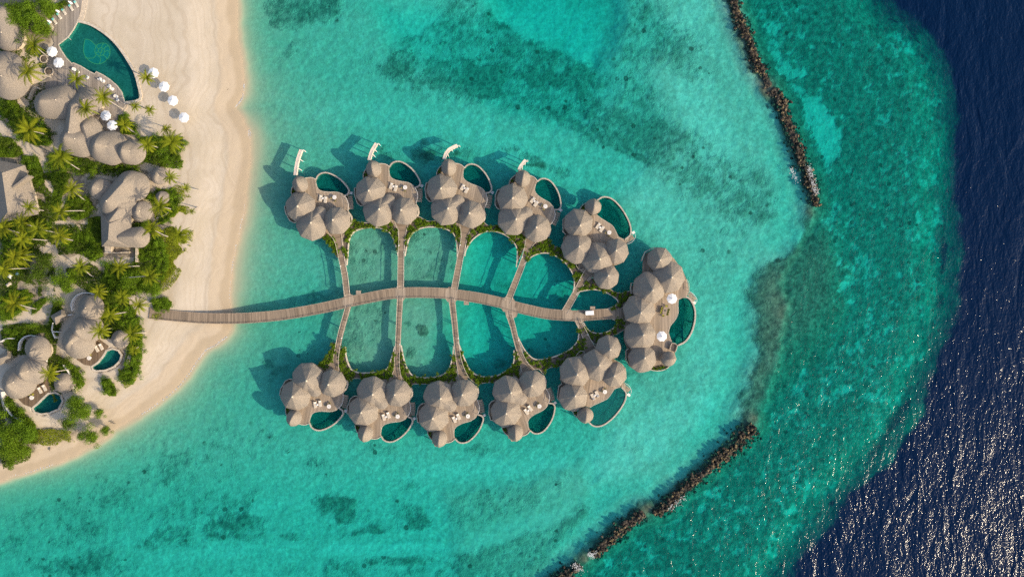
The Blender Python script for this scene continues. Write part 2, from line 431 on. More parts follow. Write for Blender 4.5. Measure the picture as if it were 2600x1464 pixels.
depth -= .55 * soft([(1560, 540), (1640, 420), (1700, 330), (1640, 160), (1720, 100), (1640, -40), (1850, -40), (1950, 260), (2000, 480), (1960, 640), (1880, 720), (1840, 980), (1700, 1230), (1500, 1240), (1560, 1000), (1760, 800)], 40, 12, 60, 7)
depth += 4.0 * sstep(de, -12, 2) * (off > 0)
depth += 45 * (1 - np.exp(-np.maximum(de, 0) / 26)) 
BROWN = [(1916, 700), (1976, 655), (2030, 632), (2036, 600), (2044, 540), (2074, 560), (2080, 600), (2100, 700), (2090, 800), (2060, 870), (2000, 940), (1950, 1000), (1930, 1080), (1868, 1060), (1900, 980), (1918, 880), (1914, 800)]
depth -= 1.1 * soft([(x + (45 if x > 2060 else 0), y) for x, y in BROWN], 44, 14, 50, 12)
depth -= .6 * soft([(860, 560), (1010, 560), (1200, 560), (1200, 740), (1160, 970), (1000, 970), (860, 960)], 60, 10, 60, 13)
depth -= .45 * soft([(1140, 1262), (1320, 1235), (1480, 1180), (1500, 1300), (1345, 1480), (1168, 1480)], 30, 10, 60, 14)
for ln, wd_ in BW: depth -= 1.0 * (1 - sstep(ldist(PX, PY, ln), 14, 50))
depth -= .42 * ell(2065, 745, 90, 160, 8)
depth = np.where(off > 0, np.maximum(depth, .25) * sstep(off, 0, 2.2), 0)
land = np.maximum(sh, 0)
zland = np.where(land < 6.2, .85 * np.clip((land + .35) / 6.55, 0, 1) ** .9, .85 + .64 * sstep(land, 5.5, 16)) - .03 * sstep(land, 6.2, 7.5) + .05 * wob(1, 60, 8) * sstep(land, 3, 12)
Z = np.where(sh > 0, zland, -depth - .02) + np.where(sh > 0, 0, 1) * (fbm(PX, PY, 14, 3, 4) - .5) * .35 * sstep(off, 2, 10)
# far side of the island stays land, so the sheet goes on level
QX = 1300 + GX / S * H / (H - Z); QY = 732 - GY / S * H / (H - Z)   # where the photograph sees each point
def sw(x, amp): return (fbm(QX, QY, 36, 5, x) - .5) * 2 * amp
cover = np.zeros(GX.shape); brown = np.zeros(GX.shape); grey = np.zeros(GX.shape)
def P(f, poly, s, w=14, amp=12, sc=40, o=0.0): f += s * soft(poly, w * 1.5 + 4, amp, sc, o, QX, QY)
def E(f, cx, cy, rx, ry, s, rot=0, amp=.4): f += s * ell(cx, cy, rx, ry, rot, QX, QY, amp)
P(cover, [(651, -40), (672, 35), (685, 60), (700, 75), (760, 70), (820, 62), (850, 50), (868, 20), (862, -40)], .62, 9)
E(cover, 750, 130, 50, 25, .28, -25); E(cover, 900, 10, 60, 25, .25); E(cover, 790, 20, 60, 30, .12)
P(cover, [(925, 190), (950, 160), (985, 120), (1000, 95), (1060, 60), (1110, 30), (1180, -40), (1230, 0), (1270, 40), (1330, 85), (1400, 120), (1500, 158), (1540, 172), (1562, 140), (1577, 90), (1590, 40), (1590, -60), (1640, -60), (1690, 40), (1740, 60), (1785, 80), (1800, 110), (1790, 150), (1810, 205), (1760, 215), (1700, 215), (1700, 250), (1720, 290), (1770, 340), (1800, 370), (1850, 395), (1900, 420), (1960, 445), (1985, 520), (1960, 580), (1900, 570), (1820, 530), (1740, 505), (1680, 470), (1640, 440), (1580, 410), (1520, 380), (1470, 345), (1400, 312), (1320, 285), (1200, 262), (1110, 250), (1010, 222)], .43, 26, 16, 50)
E(cover, 1600, 330, 110, 70, .22, 30); E(cover, 1610, 395, 45, 13, .45, 20); E(cover, 1160, 205, 100, 60, .2); E(cover, 1000, 178, 50, 28, .3)
E(cover, 1320, 175, 90, 55, .2, 15); E(cover, 1790, 480, 130, 60, .14, 20); E(cover, 1380, 195, 60, 30, .15); E(cover, 1650, 330, 60, 25, .15)
E(cover, 1470, 205, 70, 35, .2); E(cover, 1480, 330, 60, 24, .2, 25); E(cover, 1240, 200, 60, 45, .2); E(cover, 1700, 120, 70, 50, .1)
P(cover, [(1235, 20), (1300, 60), (1380, 100), (1450, 140), (1520, 170), (1500, 190), (1430, 165), (1350, 128), (1270, 85), (1220, 45)], .3, 8)
P(cover, [(1640, 160), (1690, 165), (1790, 290), (1800, 335), (1750, 320), (1690, 240)], -.4, 18)
E(cover, 1030, 50, 60, 30, -.25, 20); E(cover, 1110, 140, 40, 20, -.1); E(cover, 1210, 130, 55, 22, -.12)
for a in [(985, 385, 34, 28, .42, 0), (1075, 385, 28, 34, .5, 10), (1120, 395, 44, 20, .4, 0), (1190, 388, 45, 18, .3, 0), (1335, 398, 66, 22, .42, 22), (1410, 432, 46, 20, .35, 25), (920, 440, 50, 40, .12, 0)]:
    E(cover, *a); E(brown, a[0], a[1], a[2], a[3], .55, a[5])
P(cover, [(1916, 700), (1976, 655), (2030, 632), (2036, 600), (2044, 540), (2074, 560), (2080, 600), (2110, 700), (2110, 800), (2080, 880), (2010, 950), (1960, 1010), (1936, 1080), (1868, 1060), (1900, 980), (1918, 880), (1914, 800)], .98, 16)
P(brown, [(1916, 700), (1976, 655), (2030, 632), (2030, 590), (2044, 520), (2080, 600), (2130, 700), (2130, 800), (2090, 870), (2020, 950), (1960, 1010), (1940, 1085), (1872, 1056), (1900, 980), (1918, 880), (1914, 800)], .95, 24)
E(brown, 2065, 745, 90, 160, .6, 8); E(cover, 2065, 745, 85, 150, .12, 8); E(cover, 1952, 790, 12, 8, .5); E(cover, 1978, 835, 14, 9, .5); E(cover, 1974, 890, 12, 9, .5); E(cover, 2022, 880, 16, 12, .35); E(cover, 2046, 602, 16, 12, .4); E(cover, 2155, 930, 14, 10, .4)
P(cover, [(x + (230 if x > 2240 else 0), y) for x, y in REEF], .80, 12, 10, 40, 2); brown += .3 * reef * sstep(fbm(QX, QY, 40, 4, 91), .45, .65)
P(cover, [(2030, 225), (2078, 245), (2112, 278), (2138, 340), (2136, 392), (2104, 424), (2076, 390), (2050, 330)], -.75, 10, 8)
P(cover, [(1925, 30), (1960, 40), (1990, 140), (2040, 160), (2050, 190), (2010, 230), (1975, 180), (1950, 110)], -.5, 14, 14)
E(cover, 2150, 170, 130, 90, .12); E(cover, 2130, 255, 50, 26, .32); E(cover, 2170, 60, 110, 60, .1); E(cover, 2260, 330, 110, 90, .12); E(cover, 2200, 420, 90, 40, .1)
E(cover, 2190, 790, 90, 120, -.12, 20); E(cover, 2170, 560, 100, 50, -.08); E(cover, 1900, 1330, 120, 60, -.15, -40); E(cover, 1990, 1220, 90, 50, -.1, -40); E(cover, 1740, 1420, 130, 40, .08)
for i, (ln, wd) in enumerate(BW):
    dl = ldist(QX + sw(40 + i, 6), QY + sw(50 + i, 6), ln)
    cover += .55 * (1 - sstep(dl, 20, 46)); brown += .85 * (1 - sstep(dl, 18, 50))
E(cover, 1965, 250, 40, 30, .2); E(brown, 1950, 240, 40, 40, .6)
P(cover, [(-60, 1300), (60, 1250), (300, 1190), (480, 1110), (600, 1060), (660, 1080), (640, 1160), (560, 1250), (700, 1300), (640, 1380), (420, 1400), (330, 1470), (-60, 1500)], .24, 40, 20, 60)
for a in [(330, 1240, 120, 45, .16, -15), (430, 1185, 90, 30, .15, -15), (120, 1340, 120, 60, .15, 0), (540, 1110, 90, 50, .12, 0), (700, 1120, 42, 36, .42, 10), (665, 1155, 25, 14, .3, 0), (430, 1370, 70, 26, .35, -10), (580, 1342, 110, 26, .32, -8), (590, 1285, 70, 50, .28, -20), (780, 1160, 50, 20, .2, 20), (810, 1190, 40, 30, .22, 0), (845, 1280, 70, 30, .4, 15), (880, 1310, 30, 20, .35, 0), (660, 1365, 90, 12, .2, 3), (760, 1362, 40, 12, .4, 0), (250, 1440, 140, 30, .3, 0), (150, 1440, 100, 30, .2, 0), (500, 1458, 80, 22, .4, 0), (700, 1450, 120, 22, .3, 0), (690, 1400, 60, 20, .1, 0)]: E(cover, *a[:4], a[4] * .72, a[5])
P(cover, [(800, 1228), (944, 1268), (1084, 1280), (1100, 1307), (1081, 1348), (913, 1362), (800, 1365)], .3, 10)
for a in [(1045, 1305, 34, 26, .35, 0), (1060, 1335, 40, 14, .35, -10), (950, 1345, 46, 12, .4, -8), (875, 1318, 22, 18, .3, 0), (850, 1290, 40, 30, .15, 0), (1040, 1230, 40, 16, .3, 0), (960, 1140, 50, 20, .2, 20), (1010, 1130, 40, 30, .1, 0), (1240, 1140, 50, 25, .22, 10), (1180, 1150, 60, 20, .12, 0)]: E(cover, *a[:4], a[4] * .85, a[5])
P(cover, [(820, 1480), (820, 1420), (960, 1410), (1160, 1396), (1170, 1480)], .4, 14); E(cover, 1000, 1422, 70, 12, .3)
P(cover, [(1140, 1262), (1200, 1248), (1320, 1235), (1440, 1195), (1450, 1240), (1300, 1305), (1160, 1355), (1130, 1335)], .36, 12); P(grey, [(1130, 1262), (1440, 1195), (1450, 1250), (1160, 1365)], .9, 14)
P(cover, [(1168, 1402), (1330, 1360), (1430, 1320), (1485, 1285), (1510, 1305), (1430, 1380), (1345, 1480), (1168, 1480)], .46, 9); P(grey, [(1168, 1402), (1430, 1320), (1500, 1290), (1430, 1390), (1345, 1480), (1168, 1480)], .9, 12)
E(cover, 1470, 1290, 60, 30, .2, -35); E(cover, 1600, 1150, 50, 30, .15); E(cover, 1640, 1060, 60, 30, .1); E(cover, 1700, 1110, 60, 20, .1)
E(cover, 1830, 620, 70, 60, .18); E(cover, 1870, 560, 60, 40, .15); E(cover, 1850, 800, 60, 90, .1)
E(cover, 1745, 690, 22, 30, .3, -30); E(brown, 1745, 690, 26, 34, .6, -30); E(cover, 1660, 640, 40, 14, .3, -10)
# lagoons between the walkways
for a in [(940, 650, 60, 70, .26, 0), (985, 640, 30, 60, .12, 0), (905, 640, 20, 30, .18, 0), (1080, 640, 60, 70, .3, 0), (1120, 690, 40, 40, .2, 0), (1060, 600, 40, 25, .15, 0), (1230, 660, 60, 60, .1, 0), (1270, 720, 40, 30, .3, 0), (1200, 610, 30, 20, .2, 0), (1420, 730, 36, 50, .35, 0), (1345, 690, 30, 20, .2, 0), (1440, 750, 20, 16, .2, 0), (920, 830, 60, 70, .32, 0), (900, 890, 30, 40, .2, 0), (970, 780, 40, 30, .15, 0), (1070, 838, 22, 12, .6, 40), (1035, 822, 14, 11, .45, 0), (1046, 895, 16, 18, .45, 30), (1060, 800, 60, 40, .15, 0), (1262, 922, 22, 16, .35, 0), (1290, 845, 20, 30, .2, 0), (1360, 880, 40, 20, .3, -10), (1420, 870, 30, 16, .2, 0), (780, 760, 60, 24, .3, -15), (830, 745, 40, 30, .35, -20), (770, 700, 30, 30, .2, 0), (700, 870, 120, 50, .08, 0), (760, 920, 80, 40, .2, 0), (690, 940, 40, 30, .2, 0), (800, 850, 50, 40, .12, 0), (520, 1000, 60, 30, .05, 0)]: E(cover, *a)
E(brown, 1070, 838, 24, 14, .8, 40); E(grey, 925, 640, 70, 90, .6); E(grey, 1080, 640, 70, 90, .7); E(grey, 920, 840, 70, 80, .7); E(grey, 700, 640, 120, 160, .3); E(grey, 1700, 240, 160, 180, .5); E(grey, 1800, 480, 150, 80, .5)
cover += reef * ((fbm(QX, QY, 24, 4, 61) - .5) * 1.1 + (fbm(QX, QY, 9, 2, 63) - .5) * .8)
cover += sstep(cover, .12, .4) * (fbm(QX, QY, 10, 3, 65) - .5) * .6
cover += (fbm(QX, QY, 120, 5, 77) - .5) * .42 + (fbm(QX, QY, 26, 4, 33) - .5) * .34 * (cover > .02) + .05
cover *= 1 - soft(HOLE, 20, 6, 40, 1, QX, QY)
cover = np.where(off > 0, np.clip(cover, 0, 1) * sstep(off, 2.5, 9), 0)
pale = np.zeros(GX.shape)
for a in [(1600, 1130, 230, 60, .8, -28), (1250, 1185, 260, 28, .6, -4), (1330, 1335, 190, 24, .9, -20), (960, 1392, 190, 18, .7, 0), (1570, 1390, 110, 22, .8, -42), (1690, 560, 60, 170, .5, -25), (1800, 340, 60, 170, .8, -20), (1000, 300, 270, 36, .5, 5), (1350, 405, 180, 28, .6, 24), (1070, 65, 70, 60, .6, 0), (1750, 60, 60, 70, .8, -10), (1540, 1010, 90, 60, .4, 0), (1790, 900, 60, 140, .5, 5), (1600, 480, 60, 50, .5, 40), (640, 1290, 260, 18, .4, -10), (560, 1400, 200, 16, .5, -5), (300, 1370, 160, 20, .4, -10), (1380, 60, 130, 60, .9, 0), (1480, 110, 60, 50, .9, 0), (2085, 330, 40, 80, .6, -20), (1340, 620, 50, 60, .4, 0), (1220, 650, 40, 50, .3, 0), (1200, 860, 40, 70, .4, 0)]: E(pale, *a)
pale = np.clip(pale * (.6 + .8 * fbm(QX, QY, 30, 4, 12)), 0, 1)
# chop of the surface: calm lagoon, open sea beyond the breakwaters
open_sea = np.clip(soft([(1880, -900), (4000, -900), (4000, 3000), (1100, 3000), (1420, 1480), (1640, 1310), (1916, 1085), (1930, 950), (1930, 700), (2070, 530), (2000, 330), (1940, 190)], 60, 8, 60, 9) + (PX > 2700), 0, 1)
chop = .10 + .16 * sstep(PX, 900, 1900) + .50 * open_sea + .14 * sstep(de, -14, 6)
chop = chop * sstep(off, 0, 6)
wet = 1 - sstep(land + wob(1.2, 40, 21), 2.0, 3.4); wet = np.where(sh > 0, wet, 1)
cells = soft([(860, 560), (1010, 560), (1200, 560), (1200, 740), (1160, 970), (1000, 970), (860, 960)], 60, 10, 60, 13)
damp = np.where(sh > 0, 1 - sstep(land + wob(1.0, 50, 22), 5.8, 7.2), np.clip(np.exp(-off / 26.0) + .5 * cells + .35 * soft([(1140, 1262), (1320, 1235), (1480, 1180), (1500, 1300), (1345, 1480), (1168, 1480)], 30, 10, 60, 14), 0, 1))

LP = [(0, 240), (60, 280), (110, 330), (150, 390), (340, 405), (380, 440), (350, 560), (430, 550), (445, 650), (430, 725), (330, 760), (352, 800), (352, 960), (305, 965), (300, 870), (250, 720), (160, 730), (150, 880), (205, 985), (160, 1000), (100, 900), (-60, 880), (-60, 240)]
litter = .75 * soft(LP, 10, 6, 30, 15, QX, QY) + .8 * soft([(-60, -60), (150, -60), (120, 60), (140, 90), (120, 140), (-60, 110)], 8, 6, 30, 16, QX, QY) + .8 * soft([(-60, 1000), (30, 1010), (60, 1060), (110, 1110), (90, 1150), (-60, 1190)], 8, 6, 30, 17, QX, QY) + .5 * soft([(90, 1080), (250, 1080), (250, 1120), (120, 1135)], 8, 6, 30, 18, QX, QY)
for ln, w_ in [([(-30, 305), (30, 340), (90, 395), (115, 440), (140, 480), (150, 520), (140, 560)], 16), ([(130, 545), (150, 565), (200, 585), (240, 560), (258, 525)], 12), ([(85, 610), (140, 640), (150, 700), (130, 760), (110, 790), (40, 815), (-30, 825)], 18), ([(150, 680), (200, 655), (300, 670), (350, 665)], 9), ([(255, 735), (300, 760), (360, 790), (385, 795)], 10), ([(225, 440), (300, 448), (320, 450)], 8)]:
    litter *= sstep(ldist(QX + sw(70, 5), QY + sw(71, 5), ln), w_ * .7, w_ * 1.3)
def grid_mesh(name, X, Y, Zv, attrs, mat, keep=None):
    ny, nx = X.shape; n = nx * ny
    me = bpy.data.meshes.new(name); me.vertices.add(n)
    co = np.stack([X.ravel(), Y.ravel(), Zv.ravel()], 1); me.vertices.foreach_set("co", co.ravel().astype(np.float32))
    idx = np.arange(n).reshape(ny, nx)
    q = np.stack([idx[:-1, :-1], idx[:-1, 1:], idx[1:, 1:], idx[1:, :-1]], -1).reshape(-1, 4)
    if keep is not None: q = q[keep.ravel()[q].any(1)]
    m = len(q); me.loops.add(m * 4); me.loops.foreach_set("vertex_index", q.ravel().astype(np.int32))
    me.polygons.add(m); me.polygons.foreach_set("loop_start", np.arange(0, m * 4, 4, dtype=np.int32))
    me.polygons.foreach_set("use_smooth", np.ones(m, bool))
    me.update(calc_edges=True)
    for k, a in attrs.items():
        at = me.attributes.new(k, 'FLOAT', 'POINT'); at.data.foreach_set("value", a.ravel().astype(np.float32))
    me.materials.append(mat); me.validate()
    o = bpy.data.objects.new(name, me); COL.objects.link(o); return o
def mk_ground():
    m, t, b = new_mat("sand_and_reef"); n = N(t); p = n.pos()
    cv, br, gr, we, da = (n.attr(a) for a in ("cover", "brown", "grey", "wet", "damp"))
    fine = n.noise(.9, p, 5.0, .72); mid = n.noise(.28, p, 4.0, .65); rip = n.noise(1.5, n.pos((1, .45, 1), .5), 2.0)
    sand = n.mix(n.ramp(n.noise(.12, p, 4.0, .6), .3, .7), (.495, .418, .31), (.56, .48, .375))
    sand = n.mix(n.ramp(n.noise(2.5, p, 3.0), .45, .8, 0, .3), sand, (.42, .345, .25))
    sand = n.mix(n.math('MULTIPLY', da, .85), sand, (.47, .38, .27)); sand = n.mix(n.math('MULTIPLY', we, .8), sand, (.38, .30, .20))
    bed = n.mix(n.ramp(fine, .36, .66), (.335, .31, .245), (.485, .45, .365))
    bed = n.mix(n.ramp(mid, .4, .7, 0, .35), bed, (.29, .275, .215))
    sw = n.attr('shore'); sv = n.math('ADD', n.math('MULTIPLY', sw, .55), n.math('MULTIPLY', n.noise(.06, p, 3.0), 9.0))
    wn = n.n("TexNoise", noise_dimensions='1D'); wn.inputs["Scale"].default_value = 1.0; wn.inputs["Detail"].default_value = 5.0; t.links.new(sv, wn.inputs["W"])
    sand = n.mix(n.ramp(wn.outputs[0], .42, .68, 0, .38), sand, (.40, .32, .225))
    sand = n.mix(n.ramp(n.noise(.8, n.pos((1, .5, 1), .3), 5.0, .75), .55, .75, 0, .3), sand, (.40, .34, .26))
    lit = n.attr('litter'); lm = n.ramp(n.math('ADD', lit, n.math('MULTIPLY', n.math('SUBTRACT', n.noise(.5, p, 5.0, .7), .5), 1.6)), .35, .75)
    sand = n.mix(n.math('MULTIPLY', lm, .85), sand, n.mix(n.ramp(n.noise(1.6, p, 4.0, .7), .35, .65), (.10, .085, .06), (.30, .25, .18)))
    bed = n.mix(n.math('MULTIPLY', n.attr('pale'), .42), bed, n.mix(n.ramp(fine, .3, .7), (.52, .49, .41), (.66, .62, .53)))
    bed = n.mix(n.math('MULTIPLY', da, .75), bed, (.31, .25, .155))
    sx = n.n("SeparateXYZ"); t.links.new(p, sx.inputs[0]); under = n.ramp(sx.outputs[2], -.9, -.15, 1, 0)
    base = n.mix(under, sand, bed)
    # coral and weed: patches break up where cover is partial
    th = n.math('ADD', n.math('MULTIPLY', fine, .55), n.math('MULTIPLY', mid, .45))
    msk = n.ramp(n.math('ADD', cv, n.math('MULTIPLY', n.math('SUBTRACT', th, .5), 1.7)), .24, .86)
    blot = n.noise(.55, p, 4.0, .7)
    vo = n.n("TexVoronoi"); vo.inputs["Scale"].default_value = .34; t.links.new(n.pos(), vo.inputs["Vector"])
    vs = n.n("SeparateColor"); t.links.new(vo.outputs["Color"], vs.inputs[0])
    rad = n.math('MULTIPLY', vs.outputs[1], .30); head = n.ramp(n.math('SUBTRACT', n.math('ADD', rad, n.math('MULTIPLY', n.math('SUBTRACT', fine, .5), .35)), vo.outputs["Distance"]), -.02, .06)
    head = n.math('MULTIPLY', n.math('MULTIPLY', head, n.ramp(vs.outputs[0], .45, .5)), n.ramp(cv, .16, .36))
    weed = n.mix(n.ramp(blot, .35, .68), (.045, .075, .058), (.18, .205, .15))
    weed = n.mix(n.math('MULTIPLY', br, .8), weed, n.mix(n.ramp(blot, .35, .7), (.05, .036, .022), (.19, .145, .095)))
    weed = n.mix(n.math('MULTIPLY', gr, .6), weed, (.24, .24, .18))
    c = n.mix(n.math('MULTIPLY', msk, .88), base, weed); c = n.mix(n.math('MULTIPLY', head, .75), c, (.05, .055, .04))
    t.links.new(c, b.inputs["Base Color"]); b.inputs["Roughness"].default_value = .9; b.inputs["Specular IOR Level"].default_value = .1
    h = n.math('ADD', n.math('MULTIPLY', n.noise(.8, p, 4.0, .6), .25), n.math('MULTIPLY', n.noise(4.0, p, 2.0), .03))
    h = n.math('ADD', h, n.math('MULTIPLY', n.math('MULTIPLY', blot, msk), .6))
    h = n.math('MULTIPLY', h, n.math('ADD', n.math('MULTIPLY', under, .85), .15))
    t.links.new(n.bump(h, .8, 1.0), b.inputs["Normal"])
    return m
M['ground'] = mk_ground()
# basins for the pools on the island
POOL_BIG = zoom(0, 0, 4.264)([(845, 235), (960, 265), (1060, 320), (1180, 410), (1290, 530), (1390, 680), (1455, 800), (1490, 930), (1505, 1070), (1350, 1105), (1320, 1000), (1270, 930), (1200, 870), (1120, 815), (1045, 780), (1030, 805), (960, 770), (880, 720), (800, 685), (780, 692), (720, 630), (660, 540), (635, 485), (740, 405), (800, 320)])
POOL_H6 = zoom(0, 640, 4.027)([(940, 1170), (1000, 1130), (1060, 1060), (1090, 1005), (1150, 985), (1210, 1000), (1245, 1050), (1230, 1110), (1170, 1170), (1080, 1208), (990, 1215), (950, 1200)])
POOL_H7 = zoom(0, 840, 3.816)([(315, 745), (370, 700), (420, 650), (470, 605), (540, 595), (590, 620), (610, 680), (570, 755), (480, 795), (400, 805), (335, 785)])
for pl in (POOL_BIG, POOL_H6, POOL_H7):
    w = [tuple(W(x, y, 1.5)[:2]) for x, y in pl]; sd = sdist(GX, GY, w); Z = np.where(sd > -.12, -.6, Z)
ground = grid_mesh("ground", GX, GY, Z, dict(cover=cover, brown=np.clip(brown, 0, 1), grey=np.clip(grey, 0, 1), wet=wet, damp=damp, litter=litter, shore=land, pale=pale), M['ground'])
tag(ground, kind="structure")
wd = np.where(sh > 0, 0, np.maximum(-Z, 0))
water = grid_mesh("water", GX, GY, np.zeros(GX.shape), dict(depth=wd, chop=chop), M['sea'], keep=(sh < 3))
tag(water, kind="structure")

# ------------------------------------------------------------------ roofs, shared builders
def roof(mb, base, apex, r, ze, za, nf=8, rot=0.0, blend=.95, lip=.4, seg=40, p=1.1):
    """faceted thatched dome: base centre, apex (x,y), radius to the corners"""
    V = []; F = []; U = []
    def rad(th):
        a = (th - rot) % (2 * math.pi / nf) - math.pi / nf
        return r * ((1 - blend) + blend * math.cos(math.pi / nf) / math.cos(a))
    ts = [1.0, .93, .82, .68, .52, .36, .2, .08]
    rings = [(1.0, ze - lip), (.88, ze - lip * .9)]
    def ring(t, z, jit=0.0):
        i0 = len(V)
        for k in range(seg):
            th = 2 * math.pi * k / seg; q = rad(th) * t
            cx = apex[0] * (1 - t) + base[0] * t; cy = apex[1] * (1 - t) + base[1] * t
            n_ = mnoise.noise(Vector((cx + q * math.cos(th), cy + q * math.sin(th), ze)) * .9)
            V.append((cx + q * math.cos(th) * (1 + jit * n_), cy + q * math.sin(th) * (1 + jit * n_), z + jit * 2 * n_))
        return i0
    order = [ring(.86, ze - lip * .8), ring(1.0, ze - lip, .02)]
    for t in ts: order.append(ring(t, ze + (za - ze) * (1 - t ** p) - (.12 if t == 1.0 else 0), .025))
    for a, b in zip(order, order[1:]):
        for k in range(seg):
            k2 = (k + 1) % seg; F.append([a + k, a + k2, b + k2, b + k])
            u0, u1 = k / seg * 2 * math.pi * r, (k + 1) / seg * 2 * math.pi * r
            U.append([(u0, a * .3), (u1, a * .3), (u1, b * .3), (u0, b * .3)])
    i = len(V); V.append((apex[0], apex[1], za + .05)); l = order[-1]
    for k in range(seg): F.append([l + k, l + (k + 1) % seg, i]); U.append([(k / seg * 2 * math.pi * r, l * .3)] * 3)
    mb.add(V, F, U)
def cap(mb, apex, za, r=.34):
    mb.lathe((apex[0], apex[1], za - .16), [(r, 0), (r * .8, .12), (r * .35, .3), (.03, .42)], 10)
def lens(mb, a, b, w, ze, za, seg=14, sharp=2.0, lip=.3):
    """petal shaped roof with one ridge from a to b, half width w"""
    A, B = Vector(a[:2]), Vector(b[:2]); t = (B - A); L = t.length; t /= L; q = Vector((-t.y, t.x)); C = (A + B) / 2
    V = []; F = []; U = []; m = 8
    for i in range(seg + 1):
        u = -1 + 2 * i / seg; hw = w * max(0.02, 1 - abs(u) ** sharp) ** .75; zr = ze + (za - ze) * max(0, 1 - abs(u) ** 2.4)
        for j in range(-m, m + 1):
            v = j / m; p = C + t * (u * L / 2) + q * (v * hw)
            V.append((p.x, p.y, ze + (zr - ze) * (1 - abs(v) ** 1.15) + .06 * mnoise.noise(Vector((p.x, p.y, 0)) * 1.2)))
    n = 2 * m + 1
    for i in range(seg):
        for j in range(n - 1):
            F.append([i * n + j, (i + 1) * n + j, (i + 1) * n + j + 1, i * n + j + 1])
            U.append([(x * .45, abs(y - m) * .4) for x, y in ((i, j), (i + 1, j), (i + 1, j + 1), (i, j + 1))])
    loop = [i * n for i in range(seg + 1)] + [i * n + n - 1 for i in range(seg, -1, -1)]
    k0 = len(V)
    for i in loop: V.append((V[i][0], V[i][1], V[i][2] - lip))
    for i in range(len(loop)):
        j = (i + 1) % len(loop); F.append([loop[i], loop[j], k0 + j, k0 + i]); U.append([(0, 0), (1, 0), (1, .3), (0, .3)])
    mb.add(V, F, U)
def ridge_roof(mb, p0, p1, r0, r1, ze, z0, z1, seg=44, p=1.3, lip=.4):
    """rounded roof stretched along a ridge from p0 to p1"""
    A, B = Vector(p0[:2]), Vector(p1[:2]); ax = (B - A).normalized() if (B - A).length > .01 else Vector((1, 0))
    V = []; F = []; U = []; rows = []
    for t, dz in [(.86, -lip), (1.0, -lip), (1.0, -.08), (.94, 0), (.84, 0), (.7, 0), (.54, 0), (.38, 0), (.22, 0), (.08, 0), (.0, 0)]:
        rows.append(len(V))
        for k in range(seg):
            th = 2 * math.pi * k / seg; d = Vector((math.cos(th), math.sin(th)))
            s = max(0, min(1, .5 + d.dot(ax) * 3)); c = A.lerp(B, s); r = r0 + (r1 - r0) * s; z = z0 + (z1 - z0) * s
            w = c + d * r * t; nn = mnoise.noise(Vector((w.x, w.y, 3)) * .7) * .06
            V.append((w.x, w.y, (ze + dz if dz else ze + (z - ze) * (1 - t ** p)) + nn))
    for a, b in zip(rows, rows[1:]):
        for k in range(seg):
            k2 = (k + 1) % seg; F.append([a + k, a + k2, b + k2, b + k]); u0, u1 = k / seg * 6.28 * r0, (k + 1) / seg * 6.28 * r0
            U.append([(u0, a * .1), (u1, a * .1), (u1, b * .1), (u0, b * .1)])
    mb.add(V, F, U)
def wall_ring(mb, c, r, zb, zt, n=24): mb.lathe((c[0], c[1], 0), [(r, zb), (r, zt)], n)
def pool_parts(root, outline, rim_path, zw, zf, ztop, inner=None, rim_w=.5, local=True, rimmat=None, rim_name="pool_rim", ground_edge=False):
    """outline: closed list of (x,y); rim_path: where the curved coping runs"""
    b = MB(); n = len(outline)
    b.face(outline, zf)
    V = [(p[0], p[1], zf) for p in outline] + [(p[0], p[1], ztop - .03) for p in outline]
    b.add(V, [[i, (i + 1) % n, (i + 1) % n + n, i + n] for i in range(n)])
    basin = b.build("pool_basin", M['tile'], root, local=local, fixn=False)
    w = MB(); w.face(outline, zw); w.build("pool_water", M['pool'], basin, local=local)
    r = MB(); r.ribbon(rim_path, rim_w, ztop, zf - .4); r.build(rim_name, rimmat or M['rim'], root, local=local, bevel=.04)
    return basin

# ------------------------------------------------------------------ overwater villas
ZD, ZE, ZA = 1.6, 4.1, 8.1
class T:
    """template measured in photograph pixels, kept in metres relative to an anchor"""
    def __init__(s, z, anchor, za, mirror): s.z = z; s.m = -1 if mirror else 1; s.a = W(*z([anchor])[0], za)
    def __call__(s, pts, zz):
        out = []
        for x, y in s.z(pts):
            p = W(x, y, zz); out.append((p.x - s.a.x, (p.y - s.a.y) * s.m))
        return out
    def one(s, x, y, zz): return s([(x, y)], zz)[0]

def daybed(root_loc, rz, label, group, first=[None]):
    if first[0] is None:
        t = thing("daybed", label, "daybed", root_loc, rz, group); first[0] = t
        f = MB()
        f.box((0, 0, .12), (1.0, 2.05, .12)); f.build("frame", M['wood'], t, bevel=.03)
        f = MB(); f.box((0, -.12, .27), (.94, 1.72, .18)); f.build("mattress", M['cream'], t, bevel=.06)
        f = MB(); f.box((0, .84, .42), (.94, .26, .45)); f.build("backrest", M['cream'], t, bevel=.07)
        f = MB(); f.box((0, .58, .42), (.62, .3, .14)); f.build("pillow", M['white'], t, bevel=.05)
        return t
    t = copy_tree(first[0]); t.location = root_loc; t.rotation_euler = (0, 0, rz); tag(t, label, "daybed", group); return t
def side_table(loc, rz, label, group, first=[None]):
    if first[0] is None:
        t = thing("side_table", label, "table", loc, rz, group); first[0] = t
        f = MB(); f.box((0, 0, .42), (.6, .6, .06)); f.build("table_top", M['white_paint'], t, bevel=.02)
        f = MB(); f.lathe((0, 0, 0), [(.2, 0), (.06, .05), (.06, .39)], 10); f.build("pedestal", M['wood'], t)
        f = MB(); f.box((.05, .02, .5), (.34, .22, .09), .5); f.build("folded_towel", M['white'], t, bevel=.03)
        return t
    t = copy_tree(first[0]); t.location = loc; t.rotation_euler = (0, 0, rz); tag(t, label, "table", group); return t
